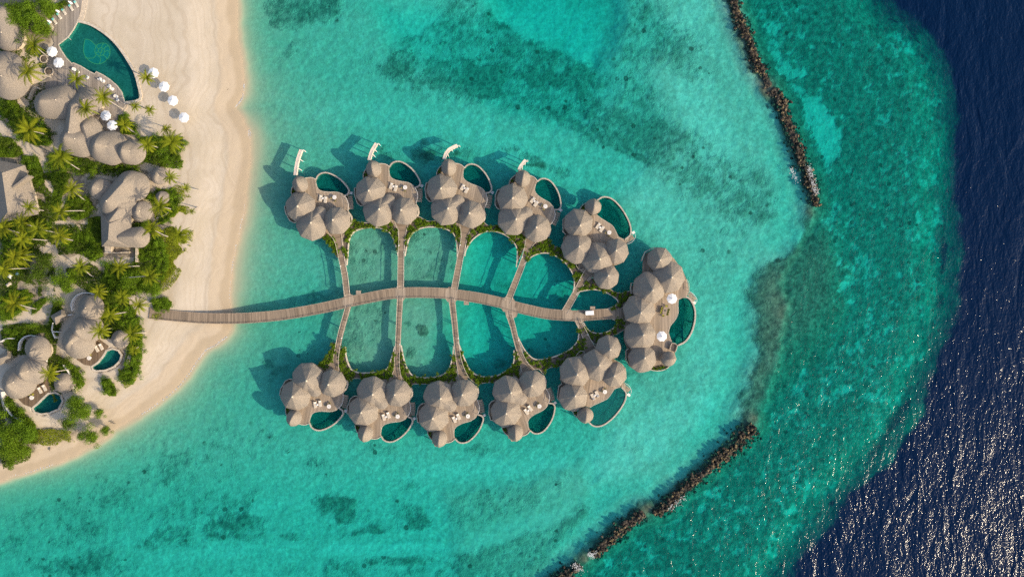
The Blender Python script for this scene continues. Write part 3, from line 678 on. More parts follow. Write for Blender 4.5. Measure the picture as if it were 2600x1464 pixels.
def round_table(loc, label, group, first=[None]):
    if first[0] is None:
        t = thing("round_table", label, "table", loc, 0, group); first[0] = t
        f = MB(); f.lathe((0, 0, 0), [(.6, .72), (.64, .74), (.64, .77), (.6, .79)], 28); f.build("table_top", M['white_paint'], t)
        f = MB(); f.lathe((0, 0, 0), [(.32, 0), (.3, .04), (.06, .1), (.06, .72)], 14); f.build("pedestal", M['white_paint'], t)
        f = MB(); f.lathe((0, 0, 0), [(.07, .79), (.09, .88), (.05, .93)], 10); f.build("vase", M['steps'], t)
        return t
    t = copy_tree(first[0]); t.location = loc; tag(t, label, "table", group); return t
def chair(loc, rz, label, group, mat='wicker', first={}):
    if mat not in first:
        t = thing("dining_chair", label, "chair", loc, rz, group); first[mat] = t
        f = MB(); f.lathe((0, 0, 0), [(.27, .36), (.31, .40), (.3, .46)], 16); f.build("seat", M[mat], t)
        f = MB(); P = [(.33 * math.cos(a), .33 * math.sin(a)) for a in np.linspace(math.pi * .05, math.pi * .95, 9)]
        f.ribbon(P, .06, [.62 + .2 * math.sin(a) for a in np.linspace(0.1, math.pi - .1, 9)], .4); f.build("backrest", M[mat], t)
        for sx, sy in ((-1, -1), (1, -1), (1, 1), (-1, 1)):
            f = MB(); f.tube([(sx * .19, sy * .19, .38), (sx * .24, sy * .24, 0)], .025, 6); f.build("leg", M['wood'], t)
        return t
    t = copy_tree(first[mat]); t.location = loc; t.rotation_euler = (0, 0, rz); tag(t, label, "chair", group); return t
def parasol(loc, r, label, group, h=2.5, first={}, tilt=0.0, rz=0.0):
    key = round(r, 1)
    if key not in first:
        t = thing("parasol", label, "parasol", loc, rz, group); first[key] = t
        f = MB(); V = [(0, 0, h + .42)]; F = []; n = 8
        for k in range(n):
            a = 2 * math.pi * k / n; V.append((r * math.cos(a), r * math.sin(a), h - .1))
        for k in range(n):
            a = 2 * math.pi * (k + .5) / n; V.append((r * .9 * math.cos(a), r * .9 * math.sin(a), h - .09))
        for k in range(n):
            F += [[0, 1 + k, 1 + n + k], [0, 1 + n + k, 1 + (k + 1) % n]]
        m = len(V)
        for k in range(n): V.append((V[1 + k][0], V[1 + k][1], h - .3)); 
        for k in range(n): V.append((V[1 + n + k][0], V[1 + n + k][1], h - .28))
        for k in range(n): F += [[1 + k, 1 + n + k, m + n + k, m + k], [1 + n + k, 1 + (k + 1) % n, m + (k + 1) % n, m + n + k]]
        f.add(V, F); can = f.build("canopy", M['white'], t)
        f = MB(); f.lathe((0, 0, h + .4), [(.16, 0), (.1, .06), (.03, .18)], 8); f.build("finial", M['white_paint'], can)
        f = MB(); f.tube([(0, 0, 0), (0, 0, h + .4)], .035, 8); f.build("pole", M['wood'], t)
        f = MB(); f.lathe((0, 0, 0), [(.35, 0), (.33, .08), (.06, .12)], 16); f.build("base", M['stilt'], t)
        for k in range(n):
            a = 2 * math.pi * k / n; f = MB(); f.tube([(0, 0, h + .36), (r * .96 * math.cos(a), r * .96 * math.sin(a), h - .13)], .015, 4); f.build("rib", M['wood'], can)
        return t
    t = copy_tree(first[key]); t.location = loc; t.rotation_euler = (0, 0, rz); tag(t, label, "parasol", group); return t

zT2 = zoom(700, 340, 4.8325)
def stair_parts(root, a, b, width, n, z0, z1, local=True):
    """treads from a down to b (2-D points)"""
    A, B = Vector(a), Vector(b); d = (B - A); L = d.length; d /= L; st = None
    ang = math.atan2(d.y, d.x); f = MB()
    q = Vector((-d.y, d.x))
    for sgn in (-1, 1):
        f.tube([(A.x + q.x * sgn * width * .48, A.y + q.y * sgn * width * .48, z0 - .18), (B.x + q.x * sgn * width * .48, B.y + q.y * sgn * width * .48, z1 - .18)], .07, 4)
    st = f.build("stair_flight", M['wood'], root, local=local)
    for i in range(n):
        c = A + d * (L * (i + .5) / n); f = MB(); f.box((c.x, c.y, z0 + (z1 - z0) * (i + .5) / n), (L / n * .82, width, .07), ang); f.build("tread", M['deck'], st, local=local)
def stilts(root, pts, local=True, zt=1.45, low=()):
    f = MB()
    for x, y in low: f.lathe((x, y, 0), [(.17, -4.5), (.17, -.06)], 8)
    for x, y in pts: f.lathe((x, y, 0), [(.17, -4.5), (.17, zt)], 8)
    f.build("stilts", M['stilt'], root, local=local)
def rail(mb, path, z, h=.95, gap=1.2):
    """posts and a top bar"""
    P = [Vector((p[0], p[1])) for p in path]; acc = 0
    mb.ribbon(path, .09, z + h, z + h - .07)
    for i in range(len(P)):
        if i: acc += (P[i] - P[i - 1]).length
        if i == 0 or i == len(P) - 1 or acc >= gap:
            mb.box((P[i].x, P[i].y, z + h / 2 - .03), (.07, .07, h - .06)); acc = 0

def lobes(root, specs, mat='thatch', zwall=ZD, nf=8, local=True):
    """specs: base xy, apex xy, radius, eave, apex height"""
    for i, (b, a, r, ze, za) in enumerate(specs):
        f = MB(); rt = .3 + i * .37; roof(f, b, a, r, ze, za, nf, rt); ro = f.build("thatched_roof", M[mat], root, local=local)
        f = MB(); cap(f, a, za); f.build("roof_cap", M['steps'], ro, local=local)
        f = MB(); wall_ring(f, b, r * .8, zwall, ze - .1); f.build("wall", M['plaster'], root, local=local)

def villa_A(name, label, group, mirror):
    t = T(zT2, (1135, 693), ZA, mirror)
    root = thing(name, label, "villa", (0, 0, 0), 0, group)
    deck = t([(1112, 420), (1140, 340), (1190, 330), (1270, 365), (1345, 370), (1400, 402), (1388, 450), (1400, 512), (1440, 552), (1520, 579), (1620, 596), (1690, 632), (1735, 690), (1745, 770), (1725, 850), (1712, 960), (1690, 1050), (1640, 1115), (1600, 1180), (1590, 1250), (1525, 1250), (1500, 1150), (1400, 1110), (1280, 1130), (1150, 1060), (1090, 950), (1090, 880), (1040, 876), (1000, 845), (970, 740), (970, 668), (1040, 600), (1090, 545), (1105, 470)], ZD)
    f = MB(); f.slab(deck, ZD, ZD - .28); dk = f.build("deck", M['deck'], root)
    f = MB(); f.ribbon(curve(t([(1270, 365), (1345, 370), (1398, 402)], ZD + .1), 4), .22, ZD + .16, ZD - .02); f.build("deck_edge", M['kerb'], dk)
    so_, sa = t.one(1195, 430, 5), None
    lobes(root, [(t.one(1163, 706, ZE), t.one(1135, 693, ZA), 4.75, ZE, ZA), (t.one(1262, 945, ZE), t.one(1265, 921, ZA), 4.85, ZE, ZA + .1), (t.one(1572, 945, ZE), t.one(1535, 930, ZA - .2), 4.3, ZE, ZA - .2)])
    f = MB(); ridge_roof(f, t.one(1290, 890, 6), t.one(1375, 815, 5), 3.6, 2.1, 4.05, 7.3, 5.3, 32); f.build("thatched_roof", M['thatch'], root, smooth=True)
    f = MB(); lens(f, t.one(1178, 322, ZE), t.one(1222, 536, ZE), 2.25, ZE - .3, 7.0, sharp=2.6); f.build("petal_roof", M['thatch'], root, smooth=True)
    c = t.one(1197, 430, 3); f = MB(); wall_ring(f, c, 1.5, ZD, 4.0); f.build("wall", M['plaster'], root)
    # pool
    arc = curve(t([(1397, 402), (1430, 358), (1490, 337), (1560, 350), (1640, 402), (1705, 468), (1750, 540), (1772, 598), (1755, 638), (1712, 657)], 1.5), 4)
    inner = t([(1690, 632), (1620, 596), (1520, 579), (1440, 552), (1400, 512), (1388, 450)], 1.5)
    pool_parts(root, arc + inner, arc, 1.42, .0, 1.58, rim_w=.42)
    f = MB(); f.ribbon(curve(t([(1388, 440), (1400, 512), (1440, 552), (1520, 579), (1620, 596), (1690, 632)], ZD), 3), .16, ZD + .03, ZD - .5); f.build("pool_kerb", M['kerb'], root)
    # stairs into the water, landing, railings
    stair_parts(root, t.one(1758, 835, 1.4), t.one(1770, 668, .8), 1.35, 6, 1.45, .55)
    p = t.one(1790, 636, .5); f = MB(); f.box((p[0], p[1], .42), (.95, .8, .1), -.35 * t.m); f.build("landing", M['white_paint'], root, bevel=.02)
    f = MB(); rail(f, curve(t([(1708, 660), (1733, 705), (1742, 770), (1723, 850)], 2.5), 3), ZD); f.build("railing", M['white_paint'], root)
    f = MB(); rail(f, curve(t([(1796, 700), (1800, 760), (1788, 838)], 1.6), 3), 1.0, .8); f.build("railing", M['wood'], root)
    f = MB(); f.ribbon(t([(1005, 657), (967, 664), (964, 740), (1000, 848), (1040, 880), (1092, 882)], 2.4), .2, 2.6, ZD); f.build("parapet", M['kerb'], root)
    f = MB(); f.ribbon(curve(t([(1112, 424), (1085, 468), (1072, 520), (1080, 562)], 2), 4), .2, 2.1, ZD - .3); gw = f.build("garden_wall", M['kerb'], root)
    f = MB(); f.face(t([(1115, 430), (1092, 470), (1080, 520), (1086, 560), (1130, 540), (1125, 460)], ZD), ZD + .05); f.build("garden_bed", M['soil'], gw)
    f = MB(); f.ribbon(curve(t([(1722, 862), (1748, 912), (1752, 960), (1740, 998), (1712, 1010)], 2.2), 4), .42, 2.1, ZD - .2); f.build("bench_wall", M['kerb'], root)
    stilts(root, t([(1130, 400), (1230, 400), (1350, 420), (1500, 640), (1680, 760), (1000, 700), (1120, 800), (1120, 1000), (1260, 1100), (1420, 1000), (1560, 1080), (1690, 960), (1420, 760)], 0), low=t([(1440, 400), (1560, 400), (1700, 520), (1740, 620), (1600, 520)], 0))
    root["_t"] = 0
    return root, t
VN = {}
GV = "overwater villas around the lagoon"
protoA = {}
def place_A(key, ax, ay, rot_cw, mirror, label):
    """anchor = tip of the first big roof in the photograph; rot in degrees clockwise in the picture"""
    if mirror not in protoA:
        r, t = villa_A("water_villa", label, GV, mirror); del r["_t"]; protoA[mirror] = (r, t)
    else:
        r0, t = protoA[mirror]; r = copy_tree(r0); tag(r, label, "villa", GV)
    w = W(ax, ay, ZA); r.location = (w.x, w.y, 0); r.rotation_euler = (0, 0, -math.radians(rot_cw))
    mat = Matrix.Translation((w.x, w.y, 0)) @ Matrix.Rotation(-math.radians(rot_cw), 4, 'Z')
    return mat, t, -math.radians(rot_cw)
def furnish_A(mat, t, rz, vn, chairs=2, table=True):
    m = t.m
    def at(x, y, z): p = t.one(x, y, z); return mat @ Vector((p[0], p[1], z))
    base = math.atan2(75 * 1, 25) * m     # long axis of the beds in the template
    ang = rz + (base - math.pi / 2) + (math.pi if m < 0 else 0)
    g = "daybeds on the villa decks"
    daybed(at(1418, 640, ZD), ang, "cream daybed nearer the big roofs on deck of the " + vn, g)
    daybed(at(1474, 668, ZD), ang, "cream daybed nearer the round table on deck of the " + vn, g)
    side_table(at(1445, 646, ZD), ang, "small white table between the daybeds of the " + vn, "side tables on the villa decks")
    if table:
        round_table(at(1592, 660, ZD), "round white table on the pool deck of the " + vn, "round tables on the villa decks")
        chair(at(1556, 664, ZD), rz + 1.2 * m, "wicker chair on the daybed side of round table, " + vn, "wicker chairs on the villa decks")
        chair(at(1588, 700, ZD), rz + 2.9 * m, "wicker chair on the roof side of round table, " + vn, "wicker chairs on the villa decks")
A_LIST = [
 ("T1", 754.2, 523.1, -9.5, False, "thatched overwater villa of upper row nearest the beach", "first upper villa"),
 ("T2", 934.9, 483.4, 0, False, "thatched overwater villa second from the beach in the upper row", "second upper villa"),
 ("T3", 1119.0, 477.6, 10.4, False, "thatched overwater villa third from the beach in the upper row", "third upper villa"),
 ("T4", 1301.1, 502.4, 20, False, "thatched overwater villa fourth from the beach in the upper row", "fourth upper villa"),
 ("B1", 741.2, 1006.6, 12.2, True, "thatched overwater villa of lower row nearest the beach", "first lower villa"),
 ("B2", 916.3, 1046.7, 2.7, True, "thatched overwater villa second from the beach in the lower row", "second lower villa"),
 ("B3", 1097.7, 1061.6, -7.6, True, "thatched overwater villa third from the beach in the lower row", "third lower villa"),
 ("B4", 1284.9, 1049.5, -16.8, True, "thatched overwater villa fourth from the beach in the lower row", "fourth lower villa")]
GARDEN = []
for key, ax, ay, ro, mir, lab, vn in A_LIST:
    mt, tt, rz = place_A(key, ax, ay, ro, mir, lab)
    furnish_A(mt, tt, rz, vn, table=(key != "T3"))
    p = tt.one(1100, 500, ZD); GARDEN.append((mt @ Vector((p[0], p[1], ZD)), vn))

zT5 = zoom(1380, 470, 4.833)
def villa_B(label, mirror):
    t = T(zT5, (450, 490), ZA, mirror)
    root = thing("water_villa", label, "villa", (0, 0, 0), 0, GV)
    deck = t([(505, 300), (520, 345), (560, 378), (650, 362), (700, 402), (780, 452), (850, 502), (890, 572), (920, 632), (980, 662), (1010, 700), (1030, 760), (1030, 850), (990, 930), (900, 978), (860, 990), (830, 1100), (770, 1200), (680, 1130), (600, 1130), (500, 1200), (440, 1180), (480, 1060), (400, 1000), (390, 950), (280, 900), (230, 800), (240, 650), (270, 600), (242, 570), (242, 420), (305, 362), (430, 320), (445, 280)], ZD)
    f = MB(); f.slab(deck, ZD, ZD - .28); f.build("deck", M['deck'], root)
    lobes(root, [(t.one(428, 468, ZE), t.one(450, 490, ZA), 4.55, ZE, ZA), (t.one(413, 772, ZE), t.one(437, 750, ZA), 4.9, ZE, ZA), (t.one(662, 893, ZE), t.one(690, 905, ZA + .2), 5.0, ZE, ZA + .2),
                 (t.one(888, 812, ZE), t.one(890, 800, ZA - .4), 3.95, ZE, ZA - .4), (t.one(772, 1122, ZE), t.one(795, 1110, ZA - .5), 3.95, ZE, ZA - .5)])
    f = MB(); lens(f, t.one(620, 162, ZE), t.one(600, 366, ZE), 2.45, ZE - .3, 7.0, sharp=2.4); f.build("petal_roof", M['thatch'], root, smooth=True)
    c = t.one(605, 265, 3); f = MB(); wall_ring(f, c, 1.6, ZD, 4.0); f.build("wall", M['plaster'], root)
    arc = curve(t([(655, 190), (720, 148), (790, 148), (862, 184), (940, 262), (1000, 350), (1050, 450), (1072, 540), (1062, 612), (1000, 665)], 1.5), 4)
    inner = t([(980, 660), (920, 630), (890, 570), (850, 500), (780, 450), (700, 400), (655, 362), (690, 290)], 1.5)
    pool_parts(root, arc + inner, arc, 1.42, .0, 1.58, rim_w=.42)
    f = MB(); f.ribbon(curve(t([(650, 362), (700, 402), (780, 452), (850, 502), (890, 572), (920, 632), (985, 664)], ZD), 3), .16, ZD + .03, ZD - .5); f.build("pool_kerb", M['kerb'], root)
    stair_parts(root, t.one(1005, 695, 1.4), t.one(1105, 630, .8), 1.3, 6, 1.5, .6)
    p = t.one(1103, 582, .5); f = MB(); f.box((p[0], p[1], .5), (.95, .8, .1), .5 * t.m); f.build("landing", M['white_paint'], root, bevel=.02)
    f = MB(); rail(f, curve(t([(1030, 722), (1090, 695), (1128, 640), (1125, 605)], 1.8), 3), .9, .9); f.build("railing", M['white_paint'], root)
    f = MB(); f.ribbon(t([(305, 362), (240, 420), (238, 570), (275, 605)], 2.4), .2, 2.6, ZD); f.build("parapet", M['kerb'], root)
    f = MB(); f.ribbon(curve(t([(527, 214), (478, 244), (448, 290), (436, 318)], 2), 4), .2, 2.1, ZD - .3); gw = f.build("garden_wall", M['kerb'], root)
    f = MB(); f.face(t([(530, 222), (485, 250), (455, 292), (445, 318), (500, 310), (515, 270)], ZD), ZD + .05); f.build("garden_bed", M['soil'], gw)
    f = MB(); rail(f, curve(t([(1022, 735), (1036, 800), (1020, 880), (960, 950), (868, 980)], 2.4), 4), ZD); f.build("railing", M['kerb'], root)
    f = MB(); f.ribbon(curve(t([(392, 955), (410, 1000), (445, 1035), (490, 1030)], 2), 3), .14, 2.2, ZD - .2); f.build("garden_wall", M['kerb'], root)
    stilts(root, t([(560, 200), (520, 330), (800, 520), (300, 420), (300, 560), (280, 780), (400, 900), (560, 900), (700, 1060), (760, 1180), (980, 860), (900, 700)], 0), low=t([(720, 260), (850, 300), (980, 500), (1030, 590), (900, 450)], 0))
    return root, t
for key, ax, ay, ro, mir, lab, vn in [("T5", 1473.1, 571.4, 0, False, "thatched villa of five big roofs beside the end villa, upper row", "upper corner villa"), ("B5", 1460.4, 1004.5, 8.2, True, "thatched villa of five big roofs beside the end villa, lower row", "lower corner villa")]:
    r, t = villa_B(lab, mir); w = W(ax, ay, ZA); rz = -math.radians(ro)
    r.location = (w.x, w.y, 0); r.rotation_euler = (0, 0, rz); mat = Matrix.Translation((w.x, w.y, 0)) @ Matrix.Rotation(rz, 4, 'Z')
    def at(x, y, z): p = t.one(x, y, z); return mat @ Vector((p[0], p[1], z))
    ang = rz + (math.radians(-33) if t.m > 0 else math.pi + math.radians(33)); g = "daybeds on the villa decks"
    daybed(at(668, 500, ZD), ang, "cream daybed nearer the big roofs on deck of the " + vn, g)
    daybed(at(714, 540, ZD), ang, "cream daybed nearer the round table on deck of the " + vn, g)
    side_table(at(690, 520, ZD), ang, "small white table between the daybeds of the " + vn, "side tables on the villa decks")
    round_table(at(803, 583, ZD), "round white table on the pool deck of the " + vn, "round tables on the villa decks")
    chair(at(768, 585, ZD), rz + 1.4 * t.m, "wicker chair on the daybed side of round table, " + vn, "wicker chairs on the villa decks")
    chair(at(800, 622, ZD), rz + 3.0 * t.m, "wicker chair on the roof side of round table, " + vn, "wicker chairs on the villa decks")
    GARDEN.append((at(482, 280, ZD), vn))

# the end villa
z4 = zoom(1380, 720, 3.919)
endv = thing("water_villa", "largest overwater villa of six big roofs at the jetty's seaward end", "villa", W(1640, 790, 0), 0, GV)
def e4(pts, z): return [tuple(W(x, y, z)[:2]) for x, y in z4(pts)]
def es(pts, z): return [tuple(W(x, y, z)[:2]) for x, y in pts]
deck = e4([(990, -235), (1015, -300), (1100, -345), (1190, -338), (1300, -250), (1390, -120), (1440, 0), (1448, 80), (1420, 135), (1345, 148), (1338, 200), (1340, 290), (1310, 360), (1262, 420), (1245, 490), (1275, 575), (1330, 612), (1305, 680), (1320, 760), (1260, 820), (1060, 862), (930, 850), (850, 820), (815, 700), (830, 640), (800, 560), (800, 400), (715, 350), (712, 255), (795, 240), (880, 110), (875, 30), (980, -60)], ZD)
f = MB(); f.slab(deck, ZD, ZD - .28); f.build("deck", M['deck'], endv, local=False)
lobes(endv, [(es([(1675, 659)], ZE)[0], es([(1676, 660)], ZA - .4)[0], 3.9, ZE, ZA - .4), (es([(1697.5, 702.5)], ZE)[0], es([(1706, 704)], ZA)[0], 5.05, ZE, ZA), (es([(1648, 731)], ZE)[0], es([(1657, 736.7)], ZA + .3)[0], 5.1, ZE, ZA + .3),
             (es([(1623, 787)], ZE)[0], es([(1627.5, 794)], ZA + .2)[0], 4.95, ZE, ZA + .2), (es([(1624.5, 851)], ZE)[0], es([(1634, 850)], ZA)[0], 4.95, ZE, ZA), (es([(1630.5, 910)], ZE)[0], es([(1637.2, 908.3)], ZA - .2)[0], 4.4, ZE, ZA - .2)], local=False)
a, b = e4([(1165, 745), (1325, 748)], ZE); f = MB(); lens(f, a, b, 2.2, ZE - .3, 6.3, sharp=2.6); f.build("petal_roof", M['thatch'], endv, smooth=True, local=False)
f = MB(); wall_ring(f, e4([(1245, 748)], 3)[0], 1.6, ZD, 4.0); f.build("wall", M['plaster'], endv, local=False)
arc = curve(e4([(1345, 148), (1390, 132), (1445, 142), (1490, 205), (1510, 290), (1500, 400), (1465, 500), (1410, 575), (1340, 612)], 1.5), 4)
inner = e4([(1330, 610), (1275, 572), (1247, 490), (1262, 420), (1310, 360), (1340, 290), (1338, 200)], 1.5)
pool_parts(endv, arc + inner, arc, 1.42, .0, 1.58, rim_w=.5, local=False)
f = MB(); f.ribbon(curve(e4([(1275, 575), (1245, 490), (1262, 420), (1310, 360), (1340, 290), (1338, 200), (1345, 148)], ZD), 3), .16, ZD + .03, ZD - .5); f.build("pool_kerb", M['kerb'], endv, local=False)
stair_parts(endv, e4([(1448, 95)], 1.4)[0], e4([(1508, 165)], .8)[0], 1.3, 6, 1.5, .6, local=False)
p = e4([(1500, 190)], .5)[0]; f = MB(); f.box((p[0], p[1], .45), (.9, .9, .1)); f.build("landing", M['white_paint'], endv, local=False, bevel=.02)
f = MB(); rail(f, curve(e4([(1448, 75), (1500, 110), (1528, 160), (1520, 185)], 1.8), 3), .9, .9); f.build("railing", M['white_paint'], endv, local=False)
f = MB(); rail(f, curve(e4([(1425, -45), (1448, 0), (1450, 75)], 2.4), 3), ZD); f.build("railing", M['kerb'], endv, local=False)
f = MB(); f.ribbon(curve(e4([(1255, 655), (1275, 590), (1330, 612), (1308, 680)], 2), 2), .16, 2.5, ZD); f.build("parapet", M['kerb'], endv, local=False)
f = MB(); f.ribbon(e4([(976, -227), (1010, -315), (1095, -359), (1192, -351)], 2.5), .2, 2.6, ZD - .2)
f.ribbon(e4([(876, 102), (868, 42), (876, -7), (902, -7)], 2.5), .2, 2.6, ZD - .2); f.build("parapet", M['kerb'], endv, local=False)
f = MB(); f.ribbon(e4([(845, 645), (820, 665), (820, 760), (850, 800), (885, 825)], 2.4), .2, 2.6, ZD - .1); f.build("parapet", M['kerb'], endv, local=False)
f = MB(); f.ribbon(curve(e4([(1062, 855), (1130, 866), (1200, 855), (1250, 825)], 2), 4), .2, 2.1, ZD - .3); gw = f.build("garden_wall", M['kerb'], endv, local=False)
f = MB(); f.face(e4([(1065, 848), (1130, 858), (1200, 846), (1245, 820), (1180, 800), (1090, 825)], ZD), ZD + .05); f.build("garden_bed", M['soil'], gw, local=False)
stilts(endv, e4([(1100, -100), (1250, -90), (1420, 0), (1430, 110), (1300, 640), (1290, 780), (1100, 830), (900, 830), (840, 700), (820, 520), (830, 360), (900, 200), (1200, 300), (1200, 500)], 0), local=False, low=e4([(1440, 220), (1470, 380), (1400, 540), (1330, 450)], 0))
for i, (x, y) in enumerate(e4([(1090, 840), (1125, 845), (1160, 838), (1195, 832)], ZD)): GARDEN.append((Vector((x, y, ZD)), "end villa"))
p = W(*z4([(1278, 148)])[0], 4); parasol((p.x, p.y, ZD), 1.6, "white parasol beside the stairs to the sea on the end villa deck", "open white parasols")
p = W(*z4([(1176, 522)])[0], 4); parasol((p.x, p.y, ZD), 1.6, "white parasol beside the lower roofs on the end villa deck", "open white parasols", rz=.4)
p = W(*z4([(1210, 270)])[0], ZD + .7); ra = math.radians(-15)
dt = thing("dining_table", "wooden dining table with olive chairs on the end villa deck", "table", (p.x, p.y, ZD), ra)
f = MB(); f.box((0, 0, .73), (1.1, 2.2, .07)); f.build("table_top", M['wood'], dt, bevel=.02)
for sx, sy in ((-1, -1), (1, -1), (1, 1), (-1, 1)):
    f = MB(); f.box((sx * .45, sy * .98, .35), (.08, .08, .7)); f.build("leg", M['wood'], dt)
f = MB(); f.box((0, .1, .8), (.35, .5, .06)); f.build("tray", M['dark'], dt)
mt = Matrix.Translation((p.x, p.y, ZD)) @ Matrix.Rotation(ra, 4, 'Z')
for x, y, r_, nm in [(.95, .6, -90, "sea side, upper"), (.95, -.1, -90, "sea side, middle"), (.95, -.8, -90, "sea side, lower"), (-.95, .6, 90, "roof side, upper"), (-.95, -.1, 90, "roof side, middle"), (-.95, -.8, 90, "roof side, lower"), (.1, 1.5, 0, "upper end"), (-.1, -1.5, 180, "lower end")]:
    chair(mt @ Vector((x, y, 0)), ra + math.radians(r_), "olive chair at the end villa dining table, " + nm, "olive chairs at the dining table", 'olive')

# slides of the four upper villas
def slide(pts, zs, label):
    P3 = [W(x, y, z) for (x, y), z in zip(pts, zs)]
    path = curve([(p.x, p.y, p.z) for p in P3], 5); o = W(*pts[0], 0)
    root = thing("water_slide", label, "slide", o, 0, "slides of the upper villas")
    f = MB(); zl = [p[2] for p in path]; n = len(path)
    f.ribbon(path, .72, [z + .24 for z in zl], [z - .12 for z in zl]); ch = f.build("chute", M['slide'], root, local=False)
    for s in (-1, 1):
        sp = []
        for i in range(n):
            a = Vector(path[max(i - 1, 0)][:2]); b = Vector(path[min(i + 1, n - 1)][:2]); t_ = (b - a).normalized(); q = Vector((-t_.y, t_.x)) * .39 * s
            sp.append((path[i][0] + q.x, path[i][1] + q.y))
        f = MB(); f.ribbon(sp, .07, [z + .3 for z in zl], [z - 1.0 for z in zl]); f.build("side_wall", M['slide'], root, local=False)
    for i in (n // 3, 2 * n // 3, n - 1):
        x, y, z = path[i]; f = MB(); f.lathe((x + .6, y - .05, 0), [(.13, -4), (.13, z - .1)], 10); f.tube([(x, y, z - .25), (x + .6, y - .05, z - .25)], .1, 6); f.build("support_post", M['white_paint'], root, local=False)
zT3 = zoom(1060, 340, 4.8325)
slide(zT2([(240, 505), (250, 420), (272, 310), (312, 195)]), [4.2, 3.6, 3.1, 2.7], "longest white slide off the villa nearest the beach, upper row")
slide(zT2([(1146, 322), (1165, 250), (1190, 190), (1236, 116)]), [4.2, 3.6, 3.1, 2.7], "white slide off the second upper villa from the beach")
slide(zT3([(326, 312), (345, 250), (395, 188), (490, 140)]), [4.2, 3.5, 2.8, 2.2], "curved white slide off the third upper villa from the beach")
slide(zT3([(1245, 442), (1262, 402), (1295, 358), (1328, 322)]), [4.2, 3.5, 2.8, 2.3], "shortest white slide off the fourth upper villa from the beach")

# ------------------------------------------------------------------ jetty and walkways
ZJ = 1.7
JET = [(379, 795), (449.7, 802.2), (520.6, 807.4), (588.7, 808), (638, 806.3), (710.4, 799.8), (782.8, 788.3), (848, 775), (882.7, 766.5), (927.6, 757.3), (980, 747), (1016, 743.6), (1048, 742.3), (1081.4, 742.5), (1133.5, 744.7), (1168.2, 749.1), (1218.9, 756.6), (1272.5, 768.2), (1321.7, 781.8), (1378.2, 794.5), (1415.8, 799), (1470.9, 801.0), (1530.2, 797.2), (1584, 795)]
jet = thing("jetty", "long curved wooden jetty from the beach to the end villa", "jetty", W(381, 795, 0))
jp = curve([tuple(W(x, y, ZJ)[:2]) for x, y in JET], 6)
jw = [2.95 + .25 * min(1, max(0, (x + 60) / 40)) if x < 25 else 3.15 for x, y in jp]
f = MB(); f.ribbon(jp, jw, ZJ, ZJ - .22); f.build("deck", M['jetty'], jet, local=False)
def offset(path, d):
    out = []
    for i, p in enumerate(path):
        a = Vector(path[max(i - 1, 0)][:2]); b = Vector(path[min(i + 1, len(path) - 1)][:2]); t_ = (b - a).normalized()
        out.append((p[0] - t_.y * d, p[1] + t_.x * d))
    return out
for s in (-1, 1):
    f = MB(); f.ribbon(offset(jp, s * 1.53), .16, ZJ + .1, ZJ - .24); f.build("edge_beam", M['wood'], jet, local=False)
f = MB()
for i in range(2, len(jp), 5):
    for s in (-1.2, 1.2):
        q = offset(jp[max(i - 1, 0):i + 2], s)[1] if i + 1 < len(jp) else offset(jp, s)[-1]
        f.lathe((q[0], q[1], 0), [(.16, -5), (.16, ZJ - .2)], 8)
f.build("stilts", M['stilt'], jet, local=False)
# low rail of posts along the lower side
f = MB(); rail(f, offset(jp, -1.48)[2:], ZJ, .55, 2.0); f.build("kerb_rail", M['wood'], jet, local=False)
for ji, (x, y, r_, sz) in enumerate([(884, 763, 12, (26, 30)), (1016.5, 744, 0, (26, 34)), (1147, 748, 3, (32, 34)), (1290, 773, 8, (34, 34)), (1300, 792, 20, (30, 24)), (1441, 799, 5, (26, 26)), (1470, 806, 0, (28, 24))]):
    c = W(x, y, ZJ); w, h = sz[0] * S * .99, sz[1] * S; a = -math.radians(r_)
    pts = [(-w * .5, -h * .3), (-w * .28, -h * .56), (w * .28, -h * .56), (w * .5, -h * .3), (w * .5, h * .3), (w * .28, h * .56), (-w * .28, h * .56), (-w * .5, h * .3)]
    P_ = [(c.x + u * math.cos(a) - v * math.sin(a), c.y + u * math.sin(a) + v * math.cos(a)) for u, v in pts]
    f = MB(); f.slab(P_, ZJ + .006 + .004 * (ji % 3), ZJ - .26 - .01 * (ji % 3)); f.build("junction_platform", M['deck'], jet, local=False)
for x, y, nm in [(910, 742, "u"), (1184, 769, "l"), (1504.6, 782, "u")]:
    c = W(x, y, ZJ); f = MB(); f.box((c.x, c.y, ZJ - .06), (1.5, 1.1, .2)); f.build("side_landing", M['wood'], jet, local=False, bevel=.02)
